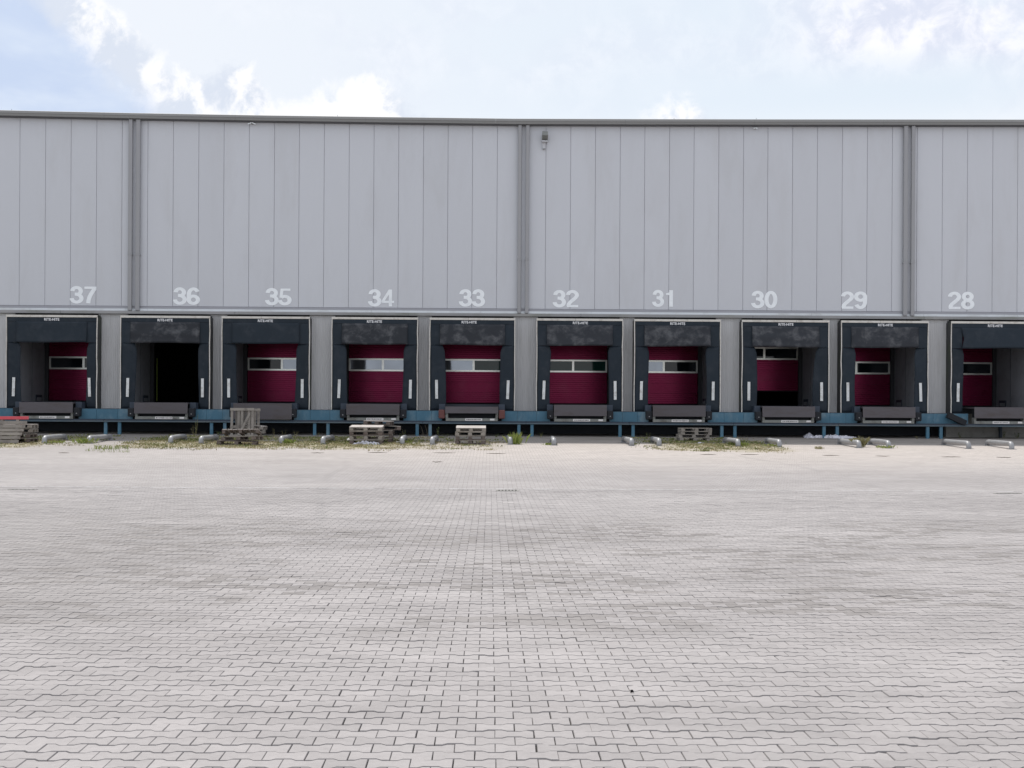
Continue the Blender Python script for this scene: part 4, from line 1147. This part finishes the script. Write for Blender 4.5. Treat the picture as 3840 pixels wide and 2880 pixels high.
tag(o, 'rounded crumpled white bag at the left end of the white film', 'plastic bag')
o = crumple(FP.x + .02, FP.y - .50, .95, .22, .16, 9, 24, 6).build('plastic_film', M['film']); tag(o, 'crumpled grey film at the foot of the front pallet stack below dock 34', 'plastic film')
P = ground(2628, 1662)
o = crumple(P.x, P.y, .26, .15, .05, 11, 8, 4).build('plastic_scrap', M['film']); tag(o, 'small flat white scrap lying in front of the shaded pallet stack below dock 31', 'litter')
P = ground(1308, 1658)
cone = MB(); seg = 12
cone.tube([(0, 0, 0), (0, 0, .03), (0, 0, .07), (0, 0, .085)], [.075, .07, .035, .004], seg)
o = cone.build('paper_cup', M['cup'], loc=tuple(P + Vector((0, 0, .07))), smooth=False); tag(o, 'small white cap lying in dry grass left of the front pallet stack', 'litter')
MB().tube([(0, 0, -.07), (0, 0, .0)], .03, 8).build('cup_base', M['twig'], o)
P = ground(1492, 1661)
o = crumple(P.x, P.y, .12, .12, .14, 14, 5, 4).build('paper_scrap', M['cup']); tag(o, 'small crumpled white paper at the foot of a wheel guide by dock 34', 'litter')
P = ground(2371, 2599)
o = MB().sheet(-.011, .011, 0, .016, 0, 4, 4, lambda u, v: (-.008 * v * u, .006 * math.sin(u * 5), .004 * u), .002).build('dead_leaf', M['leaf_dead'], loc=(P.x, P.y, .001)); tag(o, 'tiny dark curled leaf lying on the pavers right of centre', 'leaf')

# twigs and strips of dirt caught in the paving
tw = [(1666, 1699, .7, 'below the left end of dock 33'), (1860, 1702, .6, 'below the right end of dock 33'), (1640, 1733, .3, 'farther out before dock 33'),
      (2655, 1705, .5, 'below the shaded pallet stack of dock 31'), (2812, 1705, .6, 'just right of the last grass by dock 31'), (3115, 1709, .5, 'below the white plastic film'),
      (3310, 1711, .45, 'below the spiky tuft by dock 29'), (3565, 1714, .6, 'before the long wheel guide of dock 29'), (3765, 1716, .5, 'before the rightmost wheel guide'),
      (1190, 1699, .4, 'before the dead grass between docks 35 and 34'), (1415, 1698, .6, 'before the front pallet stack of dock 34'), (240, 1699, .35, 'before the leftmost wheel guide')]
for i, (px_, py_, L, lab) in enumerate(tw):
    P = ground(px_, py_); r_ = random.Random(i)
    pts = [(P.x - L / 2 + L * k / 6, P.y + r_.uniform(-.08, .08)) for k in range(7)]
    pts = [(x, y, gz(y) + .008) for x, y in pts]
    o = MB().tube(pts, [.003, .006, .009, .010, .009, .006, .003], 6).build('twig', M['twig'])
    tag(o, 'thin dark twig on the sunny pavers ' + lab, 'twig', 'dark twigs on the sunny pavers')

# ------------------------------------------------------------------ grass and weeds
def blades(pts, h0, h1, wd, name, mt, kind='stuff', label=None, cat=None, spread=.5, parent=None):
    n = len(pts); P3 = np.array(pts)
    ang = rng.uniform(0, 2 * np.pi, n); h = rng.uniform(h0, h1, n); tilt = rng.uniform(.1, spread, n)
    dx, dy = np.cos(ang), np.sin(ang)
    wv = wd * rng.uniform(.6, 1.3, n)
    V = np.empty((n, 4, 3))
    px_, py_ = -dy, dx
    base = P3
    V[:, 0] = base + np.stack([px_ * wv, py_ * wv, np.zeros(n)], 1)
    V[:, 1] = base - np.stack([px_ * wv, py_ * wv, np.zeros(n)], 1)
    midp = base + np.stack([dx * h * tilt * .35, dy * h * tilt * .35, h * .6], 1)
    V[:, 2] = midp - np.stack([px_ * wv * .7, py_ * wv * .7, np.zeros(n)], 1)
    V[:, 3] = base + np.stack([dx * h * tilt, dy * h * tilt, h * (1 - .35 * tilt)], 1)
    idx = np.arange(n) * 4
    fs = np.stack([idx, idx + 1, idx + 2, idx + 3], 1)
    me = bpy.data.meshes.new(name); me.from_pydata(V.reshape(-1, 3).tolist(), [], fs.tolist()); me.materials.append(mt)
    o = link(name, me, parent)
    if kind: o['kind'] = kind
    if label: o['label'] = label
    if cat: o['category'] = cat
    return o
def cov_at(x):
    for (a, va), (c_, vc) in zip(_gx, _gx[1:]):
        if a <= x <= c_: return va + (vc - va) * (x - a) / (c_ - a)
    return .1
pts = []; pts_g = []; nc = 0
while nc < 1250:
    x = random.uniform(-22, 16); y = random.uniform(41.8, 51.5)
    c_ = cov_at(x)
    k = c_ * (1 if 44.8 < y < 49.5 else .45 if y >= 49.5 else max(0, (y - 41.8) / 3.0) * .9)
    q = math.sin(x * 1.7) * math.sin(y * 2.3 + x) * .5 + .5
    if c_ < .12 or random.random() > k * (.25 + .9 * q): continue
    nc += 1
    sg = random.uniform(.06, .28); n = int(random.uniform(12, 46)); tgt = pts if random.random() < (.82 if y < 47.6 else .4) else pts_g
    for _ in range(n):
        a = x + random.gauss(0, sg * 1.3); b_ = y + random.gauss(0, sg); tgt.append((a, b_, gz(b_)))
blades(pts, .02, .075, .010, 'dry_grass', M['straw'], label='straw coloured dead grass lying over the paving in front of the docks', spread=1.6)
blades(pts_g, .03, .10, .010, 'green_grass', M['green'], label='low dull green grass growing along the docks', spread=1.1)
pts = []
for px_, py_, w_, h_, n in ((400, 1684, 90, 3, 110), (430, 1696, 120, 3, 40), (350, 1691, 60, 3, 20), (1075, 1661, 20, 3, 40), (460, 1683, 40, 2, 25)):
    for _ in range(n):
        P = ground(px_ + random.uniform(-1, 1) * w_ / 2, py_ + random.uniform(-1, 1) * h_ / 2); pts.append((P.x, P.y, P.z))
blades(pts, .05, .18, .006, 'crack_grass', M['bright_green'], label='sparse green grass in the paving joints in front of dock 36', spread=.5)

def tuft(px_, py_, h, n, mt, lab, spread=.7, rad=.12, name='grass_tuft', Y=None):
    P = ground(px_, py_)
    if Y: P = Vector((at(px_, py_, Y).x, Y, gz(Y)))
    t = thing(name, lab, 'grass tuft' if name == 'grass_tuft' else 'weed', tuple(P))
    a = [(random.gauss(0, rad), random.gauss(0, rad), 0) for _ in range(n)]
    o = blades(a, h * .45, h, .008, 'blades', mt, kind='stuff', spread=spread, parent=t)
    return t
def weed(px_, py_, h, mt, lab, Y=None, leaves=26, lw=.035):
    P = ground(px_, py_)
    if Y: P = Vector((at(px_, py_, Y).x, Y, gz(Y)))
    t = thing('weed', lab, 'weed', tuple(P))
    st = MB(); lf = MB()
    for s_ in range(3):
        lx, ly = random.uniform(-.12, .12), random.uniform(-.08, .08)
        top = Vector((lx, ly, h * random.uniform(.7, 1)))
        st.tube([(0, 0, 0), top * .5 + Vector((lx * .2, 0, 0)), top], [.006, .005, .002], 5)
        for k in range(leaves // 3):
            p_ = top * random.uniform(.15, 1.0)
            a = random.uniform(0, 6.28); L = random.uniform(.6, 1.4) * lw * 2
            d_ = Vector((math.cos(a), math.sin(a), random.uniform(-.2, .6))) * L; sd_ = Vector((-math.sin(a), math.cos(a), 0)) * lw * .5
            lf._add([p_, p_ + d_ * .5 + sd_, p_ + d_, p_ + d_ * .5 - sd_], [(0, 1, 2, 3)])
    st.build('stem', M['stem'], t); lf.build('leaves', mt, t, kind='stuff')
    return t
tuft(1930, 1666, .52, 130, M['bright_green'], 'tall bright green grass tuft right of the wheel guide below dock 33', .6, .11)
tuft(1079, 1664, .24, 120, M['bright_green'], 'rounded yellow green tuft at the foot of the wheel guide below dock 35', 1.1, .09)
tuft(318, 1663, .26, 130, M['bright_green'], 'bright green tuft left of the second wheel guide from the left', .9, .16)
tuft(3231, 1677, .50, 42, M['stem'], 'spiky straw coloured tuft over the wheel guide right of the white film', .95, .06)
tuft(3320, 1681, .16, 60, M['bright_green'], 'low green weed under the wheel guide left side of dock 29', 1.2, .16)
tuft(2788, 1673, .18, 110, M['bright_green'], 'low green tuft right of the wheel guide by the shaded pallet stack', .9, .10)
tuft(2748, 1671, .20, 70, M['green'], 'green tuft under the wheel guide by the shaded pallet stack', .9, .10)
tuft(2900, 1674, .14, 60, M['bright_green'], 'low leafy tuft under the first wheel guide of dock 30', 1.3, .12)
tuft(3072, 1684, .14, 60, M['straw'], 'small pale tuft growing from the sunny pavers in front of dock 30', 1.0, .08)
tuft(2056, 1669, .12, 70, M['bright_green'], 'small green tuft left of the wheel guide below dock 32', 1.2, .10)
tuft(1524, 1662, .15, 50, M['bright_green'], 'small green tuft right of the wheel guide by dock 34', 1.1, .07)
tuft(2381, 1668, .12, 40, M['green'], 'sparse tuft right of the wheel guide in front of two blue legs', 1.0, .07)
tuft(210, 1662, .14, 90, M['bright_green'], 'low leafy green patch under the leftmost wheel guide', 1.3, .20)
weed(1643, 1634, .42, M['weed'], 'leafy dull green weed against the dark gap right of the blue legs by dock 33', Y=51.5, leaves=60)
weed(1672, 1634, .12, M['weed'], 'low broad leaved weed left of the neat pallet stack', Y=51.3, leaves=30)
weed(1498, 1632, .15, M['weed'], 'small light green weed standing in the shade by dock 34', Y=50.8, leaves=15)
weed(1517, 1634, .34, M['weed'], 'thin tall weed behind the wheel guide right of the dock 34 pallets', Y=51.3, leaves=12)
weed(735, 1630, .85, M['weed'], 'tall pale weed rising past the platform between docks 36 and 35', Y=51.7, leaves=40, lw=.03)
weed(728, 1632, .45, M['straw'], 'dry brownish weed at the foot of the tall weed by dock 36', Y=51.2, leaves=40)
weed(819, 1650, .26, M['weed'], 'bushy pale green weed at the left end of the slumped pallets', Y=49.2, leaves=50)
weed(1028, 1634, .34, M['stem'], 'dry yellowish weed standing right of the upright pallets', Y=51.0, leaves=12)
weed(1064, 1634, .30, M['weed'], 'slender green weed behind the wheel guide below dock 35', Y=51.3, leaves=14)
weed(1108, 1630, .24, M['stem'], 'thin dry weed with a pale head below dock 35', Y=51.4, leaves=10)
weed(1192, 1630, .18, M['weed'], 'small weed at the blue leg left of dock 34', Y=51.4, leaves=18)
weed(2430, 1634, .26, M['weed'], 'spindly weed above the wheel guide left of the shaded pallet stack', Y=51.3, leaves=24)
weed(2520, 1636, .06, M['weed'], 'tiny weed just left of the shaded pallet stack', Y=51.2, leaves=16)
weed(2028, 1634, .22, M['weed'], 'dark sparse weed in the shade beneath dock 32', Y=51.6, leaves=18)
weed(1860, 1634, .12, M['weed'], 'low weed in the shade right of the neat pallet stack', Y=51.5, leaves=20)
weed(3600, 1646, .26, M['weed'], 'leafy weed against the pale plinth wall below dock 28', Y=52.9, leaves=50)
weed(3764, 1642, .34, M['weed'], 'dark green weed at the thin post below dock 28', Y=53.1, leaves=50)
weed(3815, 1642, .26, M['weed'], 'bushy weed at the right edge against the plinth wall', Y=53.0, leaves=110)
weed(3440, 1648, .14, M['stem'], 'dry weed left of the blue legs between docks 29 and 28', Y=51.8, leaves=14)
